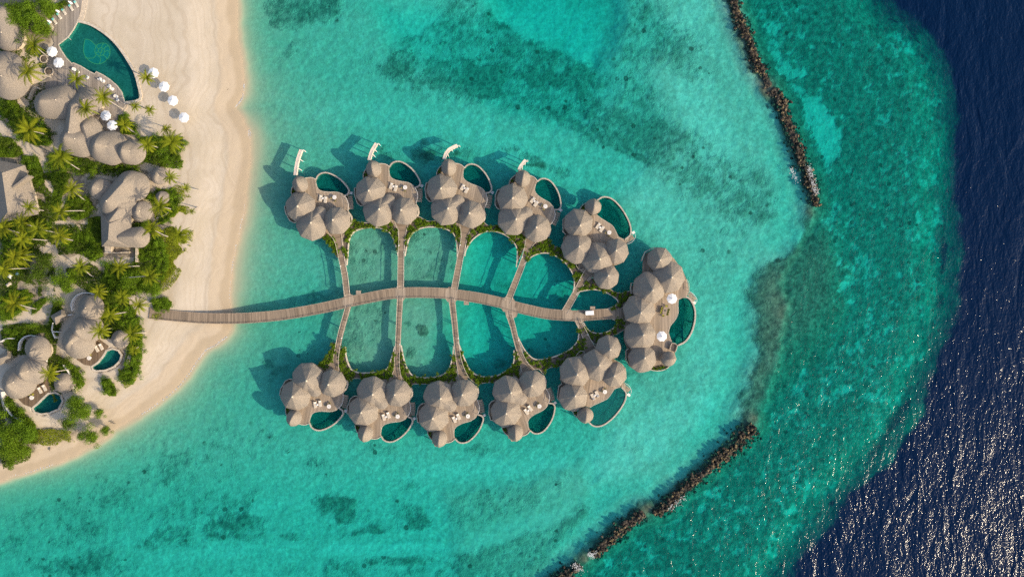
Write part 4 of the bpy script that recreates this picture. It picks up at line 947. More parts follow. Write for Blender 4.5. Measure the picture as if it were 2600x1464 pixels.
WALKS = [
 ([(882.7, 750), (881, 742), (876.5, 702), (867.8, 655.9), (859.6, 612), (851, 586)], [13.5, 13.5, 13.5, 14, 18, 34], "upper walkway nearest the beach, to the first upper villa"),
 ([(1017, 735), (1017.6, 722.4), (1018.5, 647), (1020.5, 612.4), (1022, 585), (1021, 566)], [15, 15, 14.5, 15, 20, 34], "straight upper walkway to the second upper villa"),
 ([(1152, 738), (1155.2, 726.8), (1168.5, 655.8), (1178, 606.6), (1181, 588), (1184, 570)], [16, 16, 15, 15, 22, 34], "slanting upper walkway to the third upper villa"),
 ([(1287, 768), (1292.8, 755.8), (1321, 684.8), (1337, 640), (1344, 618), (1352, 602)], [16, 16, 15, 16, 22, 34], "steeper slanting upper walkway to the fourth upper villa"),
 ([(1431, 795), (1438.6, 783.3), (1467.5, 733), (1484, 705.1), (1498, 688), (1510, 676)], [17, 17, 16, 19, 26, 34], "upper walkway nearest the sea, to the upper corner villa"),
 ([(883.5, 776), (881.8, 786.2), (869.5, 829.7), (862.8, 856), (856.7, 887.6), (852, 915), (846, 936)], [14, 14, 14, 14, 14, 18, 34], "lower walkway nearest the beach, to the first lower villa"),
 ([(1016.5, 752), (1015.8, 760.1), (1013, 815.1), (1010.4, 873), (1008, 916.5), (1008, 940), (1006, 962)], [15, 15, 14, 13.5, 14, 18, 30], "straight lower walkway to the second lower villa"),
 ([(1146, 756), (1148, 767.3), (1153.8, 815.1), (1158.1, 858.6), (1163, 902), (1170, 935), (1178, 962)], [16, 16, 14.5, 14, 14, 18, 28], "slanting lower walkway to the third lower villa"),
 ([(1290, 790), (1295, 805), (1302.5, 829.6), (1311, 864.4), (1322, 902), (1331, 925), (1342, 945)], [16, 16, 14, 13.5, 15, 22, 34], "steeper slanting lower walkway to the fourth lower villa"),
 ([(1467, 806), (1469.5, 818), (1478.5, 835.4), (1489.7, 861.5), (1495, 878), (1500, 896)], [16, 15, 14.5, 18, 26, 34], "lower walkway nearest the sea, to the lower corner villa")]
for pts, ws, lab in WALKS:
    root = thing("walkway", "narrow wooden " + lab, "walkway", W(*pts[0], 0), 0, "walkways between jetty and villas")
    pw = curve([(x, y, w_) for (x, y), w_ in zip(pts, ws)], 5)
    P_ = [tuple(W(x, y, ZJ)[:2]) for x, y, _ in pw]; wd_ = [w_ * S * .99 for _, _, w_ in pw]
    f = MB(); f.ribbon(P_, wd_, ZJ - .015, ZJ - .2); f.build("deck", M['jetty'], root, local=False)
    for s in (-1, 1):
        e = [offset(P_, s * (wd_[i] / 2 - .05))[i] for i in range(len(P_))]
        f = MB(); f.ribbon(e[2:], .13, ZJ + (.75 if s > 0 else .1), ZJ + (.66 if s > 0 else -.22))
        if s > 0:
            for q in e[2::3]: f.box((q[0], q[1], ZJ + .31), (.08, .08, .72))
        f.build("handrail" if s > 0 else "edge_beam", M['kerb'], root, local=False)
    f = MB()
    for i in range(4, len(P_) - 3, 7):
        for s in (-.55, .55):
            q = offset(P_, s)[i]; f.lathe((q[0], q[1], 0), [(.13, -5), (.13, ZJ - .2)], 8)
    f.build("stilts", M['stilt'], root, local=False)
    i = len(P_) // 2; q = offset(P_, wd_[i] / 2 - .12)[i]
    lp = thing("path_lamp", "small pale bollard lamp on the " + lab, "lamp", (q[0], q[1], ZJ - .01), 0, "lamps on the walkways")
    f = MB(); f.lathe((0, 0, 0), [(.09, 0), (.07, .05), (.07, .8)], 10); f.build("post", M['white_paint'], lp)
    f = MB(); f.lathe((0, 0, .8), [(.16, 0), (.2, .05), (.12, .16)], 12); f.build("lamp_head", M['white_paint'], lp)

# ------------------------------------------------------------------ planted ledges between the villas
def foliage_mesh(name, n, rx, rz, leaf, seed, lumps=9, mat='leaf', sub=.55, flat=.35):
    """leaf clumps over a lumpy crown of unit-ish radius rx and height rz"""
    R = random.Random(seed); V = []; F = []; U = []
    L = [(Vector((R.gauss(0, .42) * rx, R.gauss(0, .42) * rx, rz * R.uniform(.2, .75))), R.uniform(.28, .5) * rx) for _ in range(lumps)]
    for _ in range(n):
        c, r = R.choice(L)
        d = Vector((R.gauss(0, 1), R.gauss(0, 1), R.gauss(.35, 1))).normalized()
        p = c + d * r * R.uniform(.6, 1.08); p.z = max(.03, p.z * (rz / max(rz, .01)))
        nn = (d + Vector((R.gauss(0, .45), R.gauss(0, .45), R.uniform(0, flat * 2)))).normalized()
        a = nn.orthogonal().normalized(); a = Matrix.Rotation(R.uniform(0, 6.3), 3, nn) @ a; b = nn.cross(a)
        s = leaf * R.uniform(.6, 1.3); w = s * sub
        i = len(V); V += [p - a * s * .5, p + b * w * .5 + a * s * .05, p + a * s * .5, p - b * w * .5 + a * s * .05]
        F.append([i, i + 1, i + 2, i + 3])
    me = bpy.data.meshes.new(name); me.from_pydata([tuple(v) for v in V], [], F); me.materials.append(M[mat]); me.update(); return me
SHRUB = [foliage_mesh("shrub_leaves", 800, 1.0, 1.1, .22, 10 + i, 12) for i in range(4)]
BUSH = [foliage_mesh("bush_leaves", 1500, 1.0, .95, .125, 30 + i, 16) for i in range(5)]
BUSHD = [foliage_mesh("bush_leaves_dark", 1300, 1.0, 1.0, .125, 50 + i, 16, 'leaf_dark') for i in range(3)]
stem_b = MB()
for k in range(5):
    a = k * 1.256; stem_b.tube([(0, 0, 0), (.2 * math.cos(a), .2 * math.sin(a), .3), (.5 * math.cos(a), .5 * math.sin(a), .62)], [.04, .03, .015], 5)
STEM = stem_b.build("stems", M['bark']); STEM_ME = STEM.data; bpy.data.objects.remove(STEM)
RS = random.Random(5)
def shrub(x, y, z, r, label, group, meshes, name="shrub", cat="shrub", h=1.0):
    t = thing(name, label, cat, (x, y, z), RS.uniform(0, 6.3), group); t.scale = (r, r, r * h)
    for nm, me in (("foliage", RS.choice(meshes)), ("stems", STEM_ME)):
        o = bpy.data.objects.new(nm, me); COL.objects.link(o); o.parent = t
    return t
def fill(poly, r, seed, tries=1500, gap=1.25, margin=.35):
    R = random.Random(seed); xs = [p[0] for p in poly]; ys = [p[1] for p in poly]; out = []
    pa = [tuple(p[:2]) for p in poly]
    for _ in range(tries):
        x, y = R.uniform(min(xs), max(xs)), R.uniform(min(ys), max(ys)); rr = r * R.uniform(.75, 1.25)
        d = float(sdist(np.array([x]), np.array([y]), pa)[0])
        if d < rr * margin: continue
        if any((x - a) ** 2 + (y - b) ** 2 < ((rr + c) * .5 * gap) ** 2 for a, b, c in out): continue
        out.append((x, y, rr))
    return out
PLANT = [
 ("planted ledge left of the first upper walkway", None, [(819, 607), (832, 592), (845, 602), (853, 617), (859, 638), (861, 657), (853, 650), (842, 628), (824, 610)]),
 ("planted ledge between the first and second upper villas", [(880, 673), (883, 640), (886, 610), (893, 594), (908, 583.5), (935, 577.5), (964, 579), (986, 587.5), (999, 606), (1008, 635), (1011, 650)],
  [(1012.5, 640), (1012.5, 600), (1006, 576), (996, 560), (944, 566), (907, 563), (892, 560), (880, 582), (870.5, 603), (873, 636), (878, 668)]),
 ("planted ledge between the second and third upper villas", [(1027.8, 650), (1032, 627), (1039, 604), (1049.5, 589), (1070, 579), (1093, 576.2), (1119, 577.6), (1137, 583.4), (1151, 593), (1158.5, 610), (1161, 636), (1161, 652)],
  [(1166, 635), (1170, 615), (1170, 592), (1166, 562), (1116, 563), (1101, 560), (1084, 561), (1064, 550), (1052, 555), (1037, 577), (1028, 604), (1027, 636)]),
 ("planted ledge between the third and fourth upper villas", [(1179.8, 650), (1183, 635), (1194, 615), (1212, 598), (1232, 587.8), (1250, 586.3), (1270, 590.7), (1290, 600.8), (1305, 615.5), (1313, 633), (1313, 656), (1311, 678)],
  [(1319, 656), (1328, 636), (1332, 621), (1332, 595), (1276, 580), (1263, 574), (1240, 573), (1226, 562), (1217, 568), (1193, 588), (1185, 607), (1181, 638)]),
 ("planted ledge between the fourth upper villa and the upper corner villa", [(1330, 673), (1336, 664), (1348, 653), (1365, 644.5), (1385, 642), (1406, 647), (1426, 659), (1441, 673.5), (1452, 691), (1458, 708), (1458, 728), (1455, 742)],
  [(1462, 726), (1473, 713), (1479, 696), (1472, 680), (1455, 660), (1440, 640), (1427, 630), (1410, 626), (1397, 618), (1389, 602), (1371, 609), (1354, 616), (1341, 636), (1335, 659)]),
 ("planted ledge between the upper corner villa and the end villa", [(1463, 749), (1472, 740), (1490, 736.5), (1507, 734.6), (1530, 738.4), (1551, 748.5), (1565, 759), (1569, 767), (1562, 776), (1540, 785)],
  [(1556, 786), (1580, 781), (1586, 769), (1604, 755), (1604, 738), (1577, 744), (1559, 740), (1548, 733), (1530, 728), (1515, 715), (1507, 705), (1492, 713), (1478, 725), (1468, 738)]),
 ("planted ledge between the end villa and the lower corner villa", [(1481, 818), (1489, 832), (1498, 840), (1516, 845.7), (1536, 844.3), (1554, 835.5), (1565, 825), (1566, 816), (1554, 808)],
  [(1582, 810), (1590, 830), (1572, 844), (1556, 852), (1532, 858), (1514, 874), (1500, 862), (1489, 847), (1480, 828)]),
 ("planted ledge between the lower corner villa and the fourth lower villa", [(1315, 855), (1327, 879), (1339, 896.5), (1354, 909.5), (1371, 912.3), (1397, 908), (1426, 898), (1449, 885), (1466.5, 865), (1469.5, 844), (1467, 822)],
  [(1473, 832), (1484, 858), (1485, 885), (1470, 905), (1432, 922), (1420, 930), (1397, 932), (1386, 940), (1379, 948), (1369, 937), (1356, 936), (1342, 920), (1330, 896), (1319, 861)]),
 ("planted ledge between the third and fourth lower villas", [(1162.5, 867), (1171, 890), (1181, 915), (1191, 936), (1208, 950), (1230, 956.4), (1249, 955.4), (1266, 951.5), (1288, 939.5), (1301, 926.5), (1305.5, 911), (1305, 889)],
  [(1309, 884), (1316, 895), (1322, 928), (1317, 955), (1290, 960), (1270, 968), (1256, 970), (1241, 970), (1222, 973), (1213, 976), (1195, 962), (1181, 946), (1172.5, 921), (1167, 895)]),
 ("planted ledge between the second and third lower villas", [(1018, 876), (1023, 902), (1029, 925), (1038, 942.5), (1052, 954.8), (1074, 958.3), (1102, 957.2), (1120, 952.5), (1137, 941.5), (1144.5, 924.7), (1150, 899), (1152, 878)],
  [(1153, 896), (1158, 914), (1161, 936), (1157, 965), (1120, 968), (1100, 969), (1085, 974), (1051, 974), (1040, 982), (1023, 962), (1014, 923), (1016, 898)]),
 ("planted ledge between the first and second lower villas", [(876, 880), (878, 902), (884, 923), (893, 938), (910, 945.3), (932, 946.2), (954.5, 944.2), (977, 939.5), (988, 926.5), (995.5, 904), (1003, 878)],
  [(1003.5, 902), (1001.5, 926), (997, 958), (977, 964), (932, 962), (921, 961), (900, 960), (884, 966), (866, 945), (858, 917), (865, 884)]),
 ("planted ledge left of the first lower walkway", None, [(852, 876), (847, 911), (838, 929), (822, 938), (807, 924), (824, 909), (837, 892), (845, 868)])]
for i, (lab, rim, outer) in enumerate(PLANT):
    zt = 1.5; rimw = curve([tuple(W(x, y, zt)[:2]) for x, y in rim], 4) if rim else None
    pol = (rimw if rim else []) + [tuple(W(x, y, zt)[:2]) for x, y in outer]
    c = W(*outer[0], 0); root = thing("planter", "kerbed " + lab, "planter", c, 0, "planted ledges between the villas")
    f = MB(); f.slab(pol, zt, zt - .5); f.build("soil_bed", M['soil'], root, local=False)
    if rim:
        f = MB(); f.ribbon(rimw, .3, zt + .22, zt - .6); f.build("kerb", M['kerb'], root, local=False)
        op = [tuple(W(x, y, zt)[:2]) for x, y in outer]; f = MB(); f.ribbon(curve(op, 3), .14, zt + .15, zt - .6); f.build("kerb", M['kerb'], root, local=False)
    if rim:
        f = MB()
        for q in rimw[3::9]: f.lathe((q[0], q[1], 0), [(.14, -5), (.14, zt - .4)], 7)
        f.build("stilts", M['stilt'], root, local=False)
    pl = [tuple(W(x, y, zt)[:2]) for x, y in (([p for p in rim] if rim else []) + outer)]
    for x, y, r in fill(pl, .82 if i not in (0, 11) else .95, 100 + i, 700, 1.08 if i not in (5, 6, 7) else 1.4, .25):
        shrub(x, y, zt - .02, r, "shrub on the " + lab, "shrubs on the " + lab, SHRUB, h=.75)
for p, vn in GARDEN: shrub(p.x, p.y, ZD + .05, .6, "green shrub in the walled garden bed of the " + vn, "shrubs in the villa garden beds", SHRUB, h=.8)

# golf buggy on the jetty
c = W(1497, 794, 3.3); bug = thing("golf_buggy", "white roofed golf buggy parked on the jetty near the end villa", "buggy", (c.x, c.y, ZJ + .005), math.radians(2))
f = MB(); f.box((0, 0, .45), (2.5, 1.15, .35)); f.box((1.0, 0, .7), (.5, 1.1, .3)); f.build("body", M['white_paint'], bug, bevel=.08)
f = MB(); f.box((0, 0, 1.92), (2.45, 1.25, .09)); f.build("roof", M['white'], bug, bevel=.05)
for x in (-.35, -1.0): 
    f = MB(); f.box((x, 0, .72), (.5, 1.05, .16)); f.box((x - .25, 0, .95), (.12, 1.05, .4)); f.build("seat", M['cream'], bug, bevel=.04)
f = MB(); f.box((1.12, 0, 1.4), (.04, 1.08, .9)); f.build("windscreen", M['glass_grey'], bug)
for x in (-1.12, 1.1):
    for y in (-.55, .55): f = MB(); f.tube([(x, y, .6), (x, y, 1.9)], .025, 6); f.build("roof_post", M['stilt'], bug)
for x in (-.85, .85):
    for y in (-.52, .52):
        f = MB(); f.tube([(x, y - .09, .24), (x, y + .09, .24)], .24, 16); w_ = f.build("wheel", M['rubber'], bug)

# ------------------------------------------------------------------ breakwaters
RB = random.Random(11)
def rock_mesh(name, seed, n=1):
    bm = bmesh.new(); bmesh.ops.create_icosphere(bm, subdivisions=2, radius=1.0)
    o = Vector((seed * 7.1, seed * 3.3, 0))
    for v in bm.verts:
        d = v.co.normalized(); k = 1 + .38 * mnoise.noise(d * 1.3 + o) + .2 * mnoise.noise(d * 3 + o); v.co = Vector((d.x * k * 1.15, d.y * k * .9, d.z * k * .72))
    me = bpy.data.meshes.new(name); bm.to_mesh(me); bm.free(); me.materials.append(M['rock']); me.polygons.foreach_set("use_smooth", [False] * len(me.polygons)); return me
ROCKS = [rock_mesh("boulder_rock", i) for i in range(6)]
BWN = ["upper breakwater's northern stretch", "upper breakwater's southern stretch", "lower breakwater beside the brown reef", "short middle stretch of the lower breakwater", "lower breakwater stretch at the bottom edge"]
ndone = 0; quota = [62, 86, 84, 44, 24]
for bi, (ln, wds) in enumerate(BW):
    P_ = [W(x, y, .3) for x, y in ln]; wm = [w_ * S * 1.22 for w_ in wds]
    segs = [(P_[i + 1] - P_[i]).length for i in range(len(P_) - 1)]; tot = sum(segs)
    def sample():
        d = RB.uniform(0, tot)
        for i, s_ in enumerate(segs):
            if d <= s_: break
            d -= s_
        u = d / s_; a = P_[i].lerp(P_[i + 1], u); t_ = (P_[i + 1] - P_[i]).normalized(); w_ = (wm[i] * (1 - u) + wm[i + 1] * u) * (1 + .45 * mnoise.noise(Vector((a.x * .35, a.y * .35, 5)))); a = a + Vector((mnoise.noise(Vector((a.x * .22, a.y * .22, 1))), mnoise.noise(Vector((a.x * .22, a.y * .22, 9))), 0)) * .7
        v = max(-1.5, min(1.5, RB.gauss(0, .55))); return a + Vector((-t_.y, t_.x, 0)) * (v * w_ * .5), v, w_
    me = MB()
    for _ in range(int(tot * 34)):
        p, v, w_ = sample(); s_ = RB.uniform(.14, .34) * (1.6 if RB.random() < .12 else 1); z = .75 * (1 - v * v) * min(1, w_ / 3) - .75 + RB.uniform(-.25, .2)
        src = ROCKS[RB.randrange(6)]; R_ = Matrix.Translation((p.x, p.y, z)) @ Matrix.Rotation(RB.uniform(0, 6.3), 4, 'Z') @ Matrix.Rotation(RB.uniform(-.5, .5), 4, 'X') @ Matrix.Scale(s_, 4)
        me.add([R_ @ vv.co for vv in src.vertices], [list(q.vertices) for q in src.polygons])
    # core of the mound
    core = []
    for (p, w_) in zip(P_, wm): core.append((p.x, p.y))
    me.ribbon(core, [w_ * .5 for w_ in wm], -.25, -3.0)
    o = me.build("rubble_mound", M['rock'], None, fixn=False); tag(o, "dark rubble packed along the " + BWN[bi], "rubble", "rubble of the breakwaters", "stuff")
    for k in range(quota[bi]):
        p, v, w_ = sample(); v *= .8; s_ = RB.uniform(.26, .56)
        o = bpy.data.objects.new("boulder", ROCKS[RB.randrange(6)]); COL.objects.link(o)
        o.location = (p.x, p.y, 0.8 * (1 - v * v) * min(1, w_ / 3) - .42 + RB.uniform(-.1, .15)); o.rotation_euler = (RB.uniform(-.5, .5), RB.uniform(-.4, .4), RB.uniform(0, 6.3)); o.scale = (s_, s_, s_)
        tag(o, "dark brown boulder on top of the " + BWN[bi], "boulder", "boulders of the " + BWN[bi])
# surf on the rocks and along the beach
def foam(pts, n, spread, seed, z=.05):
    R = random.Random(seed); f = MB(); P_ = curve([tuple(W(x, y, 0)[:2]) for x, y in pts], 6)
    for _ in range(n):
        q = R.choice(P_); x = q[0] + R.gauss(0, spread); y = q[1] + R.gauss(0, spread); r = R.uniform(.04, .16)
        a0 = R.uniform(0, 6.3); f.face([(x + r * R.uniform(.4, 1.2) * math.cos(a0 + k * 1.05), y + r * R.uniform(.4, 1.2) * math.sin(a0 + k * 1.05)) for k in range(6)], z + R.uniform(0, .06))
    return f
for pts, n, sp, z, lab in [([(2052, 425), (2058, 448), (2064, 470), (2070, 490)], 260, .5, .75, "white surf breaking over the southern tip of the upper breakwater"),
                        ([(2008, 425), (2014, 440), (2022, 462)], 90, .45, .05, "thin white surf beside the upper breakwater's southern tip"),
                        ([(1494, 1402), (1502, 1408), (1510, 1402)], 150, .45, .6, "white surf on the short stretch of the lower breakwater"),
                        ([(1700, 1290), (1720, 1275), (1740, 1262)], 120, .5, .5, "white surf on the middle of the lower breakwater"),
                        ([(1458, 1430), (1466, 1440), (1480, 1446)], 120, .5, .6, "white surf near the bottom edge breakwater"),
                        ([(597, 272), (603, 266), (610, 258), (616, 248), (619, 230), (620, 214)], 130, .10, .04, "thin line of wash above the sand spit on the beach"),
                        ([(606, 355), (618, 352), (628, 342), (632, 332), (634, 345), (620, 358)], 150, .3, .04, "small patch of wash below the sand spit on the beach"),
                        ([(0, 1213), (40, 1205), (80, 1196), (126, 1181), (160, 1166)], 150, .12, .04, "thin line of wash along the lower left beach"),
                        ([(621, 520), (617, 545), (608, 585), (597, 630), (590, 672), (585, 715), (582, 765)], 420, .10, .04, "thin broken line of wash on the beach above the jetty"),
                        ([(575, 855), (548, 875), (523, 889), (505, 911), (480, 948), (447, 988), (400, 1024), (362, 1050)], 420, .12, .04, "thin broken line of wash on the beach below the jetty")]:
    o = foam(pts, n, sp, n, z).build("sea_foam", M['foam'], None, fixn=False); tag(o, lab, "surf", "surf", "stuff")

# ------------------------------------------------------------------ the island
ZG = 1.5
Z1 = zoom(0, 0, 4.264); Z2 = zoom(0, 320, 4.027); Z3 = zoom(0, 640, 4.027); Z4 = zoom(0, 840, 3.816)
def xy(zf, x, y, z): p = W(*zf([(x, y)])[0], z); return (p.x, p.y)
def xys(zf, pts, z): return [xy(zf, x, y, z) for x, y in pts]
def house(label, px, group=None): return thing("thatched_house", label, "house", W(px[0], px[1], ZG), 0, group)
def add_ridge(root, zf, p0, p1, r0, r1, ze, z0, z1, mat='thatch', wall=True, name="thatched_roof", tips=True):
    a, b = xy(zf, *p0, z0), xy(zf, *p1, z1); f = MB(); ridge_roof(f, a, b, r0, r1, ze, z0, z1); o = f.build(name, M[mat], root, smooth=True, local=False)
    if tips:
        f = MB(); cap(f, b, z1, .26); f.build("roof_cap", M['steps'], o, local=False)
    if wall:
        f = MB(); A, B = Vector(a), Vector(b); n = max(1, int((B - A).length / 2.5) + 1)
        for i in range(n):
            c = A.lerp(B, i / max(1, n - 1)); rr = (r0 + (r1 - r0) * i / max(1, n - 1)) * .78; f.lathe((c.x, c.y, 0), [(rr, ZG - .4), (rr, ze - .1)], 20)
        f.build("wall", M['plaster'], root, local=False)
    return o
GH = "thatched houses on the island"
# restaurant beside the big pool
h = house("large many-domed thatched house south of the big beach pool", (200, 320), GH)
add_ridge(h, Z1, (430, 1085), (600, 1080), 4.4, 5.3, 4.6, 8.6, 7.6)
add_ridge(h, Z1, (770, 1150), (900, 1080), 3.6, 4.4, 4.6, 8.2, 6.8)
add_ridge(h, Z1, (770, 1160), (740, 1430), 3.4, 4.0, 4.6, 8.4, 8.2)
add_ridge(h, Z2, (655, 112), (760, 130), 4.4, 4.9, 4.6, 9.2, 8.0)
add_ridge(h, Z2, (850, 0), (900, 150), 3.6, 3.6, 4.6, 7.4, 6.8, tips=False)
add_ridge(h, Z2, (970, 180), (1080, 205), 4.7, 5.2, 4.6, 9.2, 7.4)
add_ridge(h, Z2, (1240, 240), (1320, 255), 3.6, 3.75, 4.4, 8.4, 6.6)
f = MB(); f.ribbon(curve(xys(Z1, [(420, 955), (370, 945), (330, 1000), (310, 1070)], 3), 4), .5, 2.9, ZG); f.build("garden_wall", M['plaster'], h, local=False)
# central house
h = house("cross-shaped thatched house among palms in the middle of the island", (300, 560), GH)
add_ridge(h, Z2, (942, 625), (1000, 640), 3.2, 3.3, 4.2, 7.6, 6.4)
add_ridge(h, Z2, (1258, 575), (1330, 600), 4.2, 4.5, 4.4, 8.6, 7.0)
add_ridge(h, Z2, (1250, 585), (1085, 765), 4.4, 4.4, 4.4, 8.5, 8.5)
add_ridge(h, Z2, (1085, 765), (1190, 790), 4.6, 4.6, 4.4, 8.5, 6.8, tips=False)
add_ridge(h, Z2, (1200, 860), (1120, 965), 3.0, 3.0, 4.4, 7.0, 7.0, tips=False)
def gable(root, pts, ridge, ze, zr, name="thatched_roof", mat='thatch'):
    """hipped roof: four eave corners (in order), two ridge ends (near corners 0/1 and 2/3)"""
    f = MB(); P_ = [(x, y, ze) for x, y in pts]; R_ = [(x, y, zr) for x, y in ridge]
    V = P_ + R_ + [(x, y, ze - .4) for x, y in pts]
    f.add(V, [[0, 1, 4], [1, 2, 5, 4], [2, 3, 5], [3, 0, 4, 5], [0, 6, 7, 1], [1, 7, 8, 2], [2, 8, 9, 3], [3, 9, 6, 0]], [[(0, 0), (4, 0), (2, 3)], [(0, 0), (8, 0), (7, 4), (1, 4)], [(0, 0), (4, 0), (2, 3)], [(0, 0), (8, 0), (7, 4), (1, 4)]] + [[(0, 0), (4, 0), (4, .4), (0, .4)]] * 4)
    o = f.build(name, M[mat], root, local=False)
    f = MB(); c = [sum(p[0] for p in pts) / 4, sum(p[1] for p in pts) / 4]
    f.slab([(c[0] + (x - c[0]) * .85, c[1] + (y - c[1]) * .85) for x, y in pts], ze - .1, ZG - .4); f.build("wall", M['plaster'], root, local=False); return o
gable(h, xys(Z2, [(1030, 905), (1340, 905), (1335, 1240), (1040, 1230)], 4.4), xys(Z2, [(1115, 1000), (1105, 1160)], 7.4), 4.4, 7.4)
add_ridge(h, Z2, (1210, 1135), (1370, 1130), 2.7, 3.2, 4.4, 6.6, 7.0, tips=False)
p0, p1 = xy(Z2, 1075, 1232, 3.0), xy(Z2, 1140, 1300, 3.0)
f = MB(); f.slab([p0, (p1[0], p0[1]), p1, (p0[0], p1[1])], 3.2, ZG - .3); f.build("annex", M['plaster'], h, local=False)
f = MB(); f.ribbon(xys(Z2, [(1140, 1296), (1320, 1288)], 2.9), .25, 2.9, ZG - .3); f.ribbon(xys(Z2, [(1395, 1225), (1395, 1390)], 2.9), .7, 2.9, ZG - .3); f.build("courtyard_wall", M['plaster'], h, local=False)
for x in (1140, 1165):
    c = xy(Z2, x, 1190, 5.2); f = MB(); f.box((c[0], c[1], 5.0), (.5, 1.0, 1.2)); f.build("roof_vent", M['plaster'], h, local=False)
h = house("small round thatched pavilion beside the cross-shaped house", (354, 535), GH); add_ridge(h, Z2, (1395, 862), (1425, 866), 3.2, 3.2, 3.6, 6.0, 5.0)
h = house("small round thatched pavilion behind a palm near the beach hedge", (400, 444), GH); add_ridge(h, Z2, (1585, 495), (1615, 502), 2.6, 2.6, 3.4, 5.6, 4.6)
h = house("low round thatched shelter on the curved terrace under palms", (407, 500), GH); add_ridge(h, Z2, (1625, 720), (1650, 725), 1.9, 1.9, 3.0, 4.6, 4.0, 'thatch_old')
f = MB(); f.ribbon(curve(xys(Z2, [(1420, 690), (1500, 660), (1600, 690), (1640, 690)], 2), 4), .2, 2.1, ZG - .2)
f.ribbon(curve(xys(Z2, [(1760, 760), (1750, 840), (1690, 905), (1600, 940)], 2), 4), .3, 2.0, ZG - .2); f.build("terrace_wall", M['plaster'], h, local=False)
# big hipped roof at the left edge
h = house("big hipped thatched house at the left edge of the photo", (40, 480), GH)
gable(h, xys(Z2, [(-130, 330), (250, 400), (390, 900), (0, 985)], 4.6), xys(Z2, [(20, 480), (78, 880)], 9.0), 4.6, 9.0)
c0 = xys(Z2, [(150, 632), (310, 510)], 7); f = MB(); f.ribbon(c0, .5, 7.9, 5.6); f.build("roof_fin", M['thatch'], h, local=False)
h = house("round thatched house with a white curved skylight left of the pool terrace", (5, 200), GH)
add_ridge(h, Z1, (-60, 720), (10, 820), 6.0, 6.0, 4.6, 9.0, 8.6)
f = MB(); f.ribbon(curve(xys(Z1, [(0, 1020), (80, 1012), (160, 975), (220, 930)], 3.4), 4), 1.1, 3.5, ZG); f.build("skylight", M['white_paint'], h, local=False)
f = MB(); f.ribbon(curve(xys(Z1, [(0, 1045), (90, 1040), (180, 1000), (240, 940)], 3.4), 4), .3, 3.6, ZG); f.build("parapet", M['plaster'], h, local=False)
h = house("grey shaded thatched house in the top left corner of the photo", (0, 60), GH)
add_ridge(h, Z1, (-30, 120), (10, 350), 4.0, 4.4, 4.4, 8.2, 7.6, 'thatch_old')
# beach villas with pools
def beach_villa(label, zf, domes, hut, pool, rim, deck, walls, pav, dy=0):
    h = house(label, zf([domes[0][0]])[0], GH)
    for p0, p1, r0, r1, ze, z0, z1 in domes: add_ridge(h, zf, p0, p1, r0, r1, ze, z0, z1)
    add_ridge(h, zf, *pav)
    dp = xys(zf, deck, ZG + .15); f = MB(); f.slab(dp, ZG + .16, ZG - .4); f.build("deck", M['deck_dark'], h, local=False)
    out = xys(zf, pool, ZG); cl = out + [out[0]]
    b = MB(); n = len(out); b.face(out, .1)
    b.add([(x, y, .1) for x, y in out] + [(x, y, ZG + .1) for x, y in out], [[i, (i + 1) % n, (i + 1) % n + n, i + n] for i in range(n)])
    bs = b.build("pool_basin", M['tile'], h, local=False, fixn=False); f = MB(); f.face(out, ZG - .02); f.build("pool_water", M['pool'], bs, local=False)
    f = MB(); f.ribbon(out, .55, ZG + .2, ZG - .9, close=True); f.build("pool_rim", M['kerb'], h, local=False)
    for wl in walls:
        f = MB(); f.ribbon(curve(xys(zf, wl, 3), 4), .22, 3.0, ZG - .2); f.build("garden_wall", M['white_paint'], h, local=False)
    if hut: gable(h, xys(zf, hut[0], 3.8), xys(zf, hut[1], 5.4), 3.8, 5.4)
    return h
hv1 = beach_villa("thatched beach villa with kidney pool just below the jetty's start", Z3,
    [((850, 590), (870, 570), 3.7, 3.9, 4.3, 8.0, 7.2), ((775, 800), (850, 780), 4.3, 4.4, 4.3, 8.6, 7.0), ((700, 925), (735, 930), 4.8, 4.9, 4.3, 8.8, 7.6)],
    ([(515, 650), (630, 585), (680, 650), (570, 740)], [(560, 670), (625, 640)]),
    [(940, 1170), (1000, 1130), (1060, 1060), (1090, 1005), (1150, 985), (1210, 1000), (1245, 1050), (1230, 1110), (1170, 1170), (1080, 1208), (990, 1215), (950, 1200)], None,
    [(880, 880), (1000, 880), (1110, 960), (1085, 1000), (1050, 1060), (990, 1125), (935, 1160), (860, 1150), (790, 1100), (770, 1050)],
    [[(1040, 560), (1000, 470), (920, 420), (830, 420), (760, 460), (725, 530), (735, 600)], [(540, 720), (530, 800), (560, 880)], [(530, 810), (600, 815)], [(690, 645), (735, 635)]],
    ((1180, 890), (1200, 900), 2.6, 2.6, 3.4, 5.8, 5.0))
hv2 = beach_villa("thatched beach villa with kidney pool in the lower left corner", Z4,
    [((290, 200), (300, 180), 3.7, 3.9, 4.3, 8.0, 7.2), ((190, 405), (265, 390), 4.3, 4.4, 4.3, 8.6, 7.0), ((65, 520), (125, 495), 4.8, 4.9, 4.3, 8.8, 7.6)],
    ([(-40, 250), (70, 190), (115, 260), (0, 330)], [(0, 265), (70, 240)]),
    [(315, 745), (370, 700), (420, 650), (470, 605), (540, 595), (590, 620), (610, 680), (570, 755), (480, 795), (400, 805), (335, 785)], None,
    [(310, 470), (480, 470), (500, 560), (460, 610), (410, 655), (360, 700), (305, 738), (230, 710), (170, 650), (200, 600)],
    [[(430, 300), (440, 200), (400, 100), (320, 45), (240, 55), (185, 110), (175, 190)], [(0, 105), (60, 75), (140, 72)], [(610, 330), (660, 400), (690, 470), (700, 560)], [(10, 590), (35, 700), (110, 820), (220, 880)]],
    ((560, 510), (580, 515), 2.9, 2.9, 3.4, 6.0, 5.0))
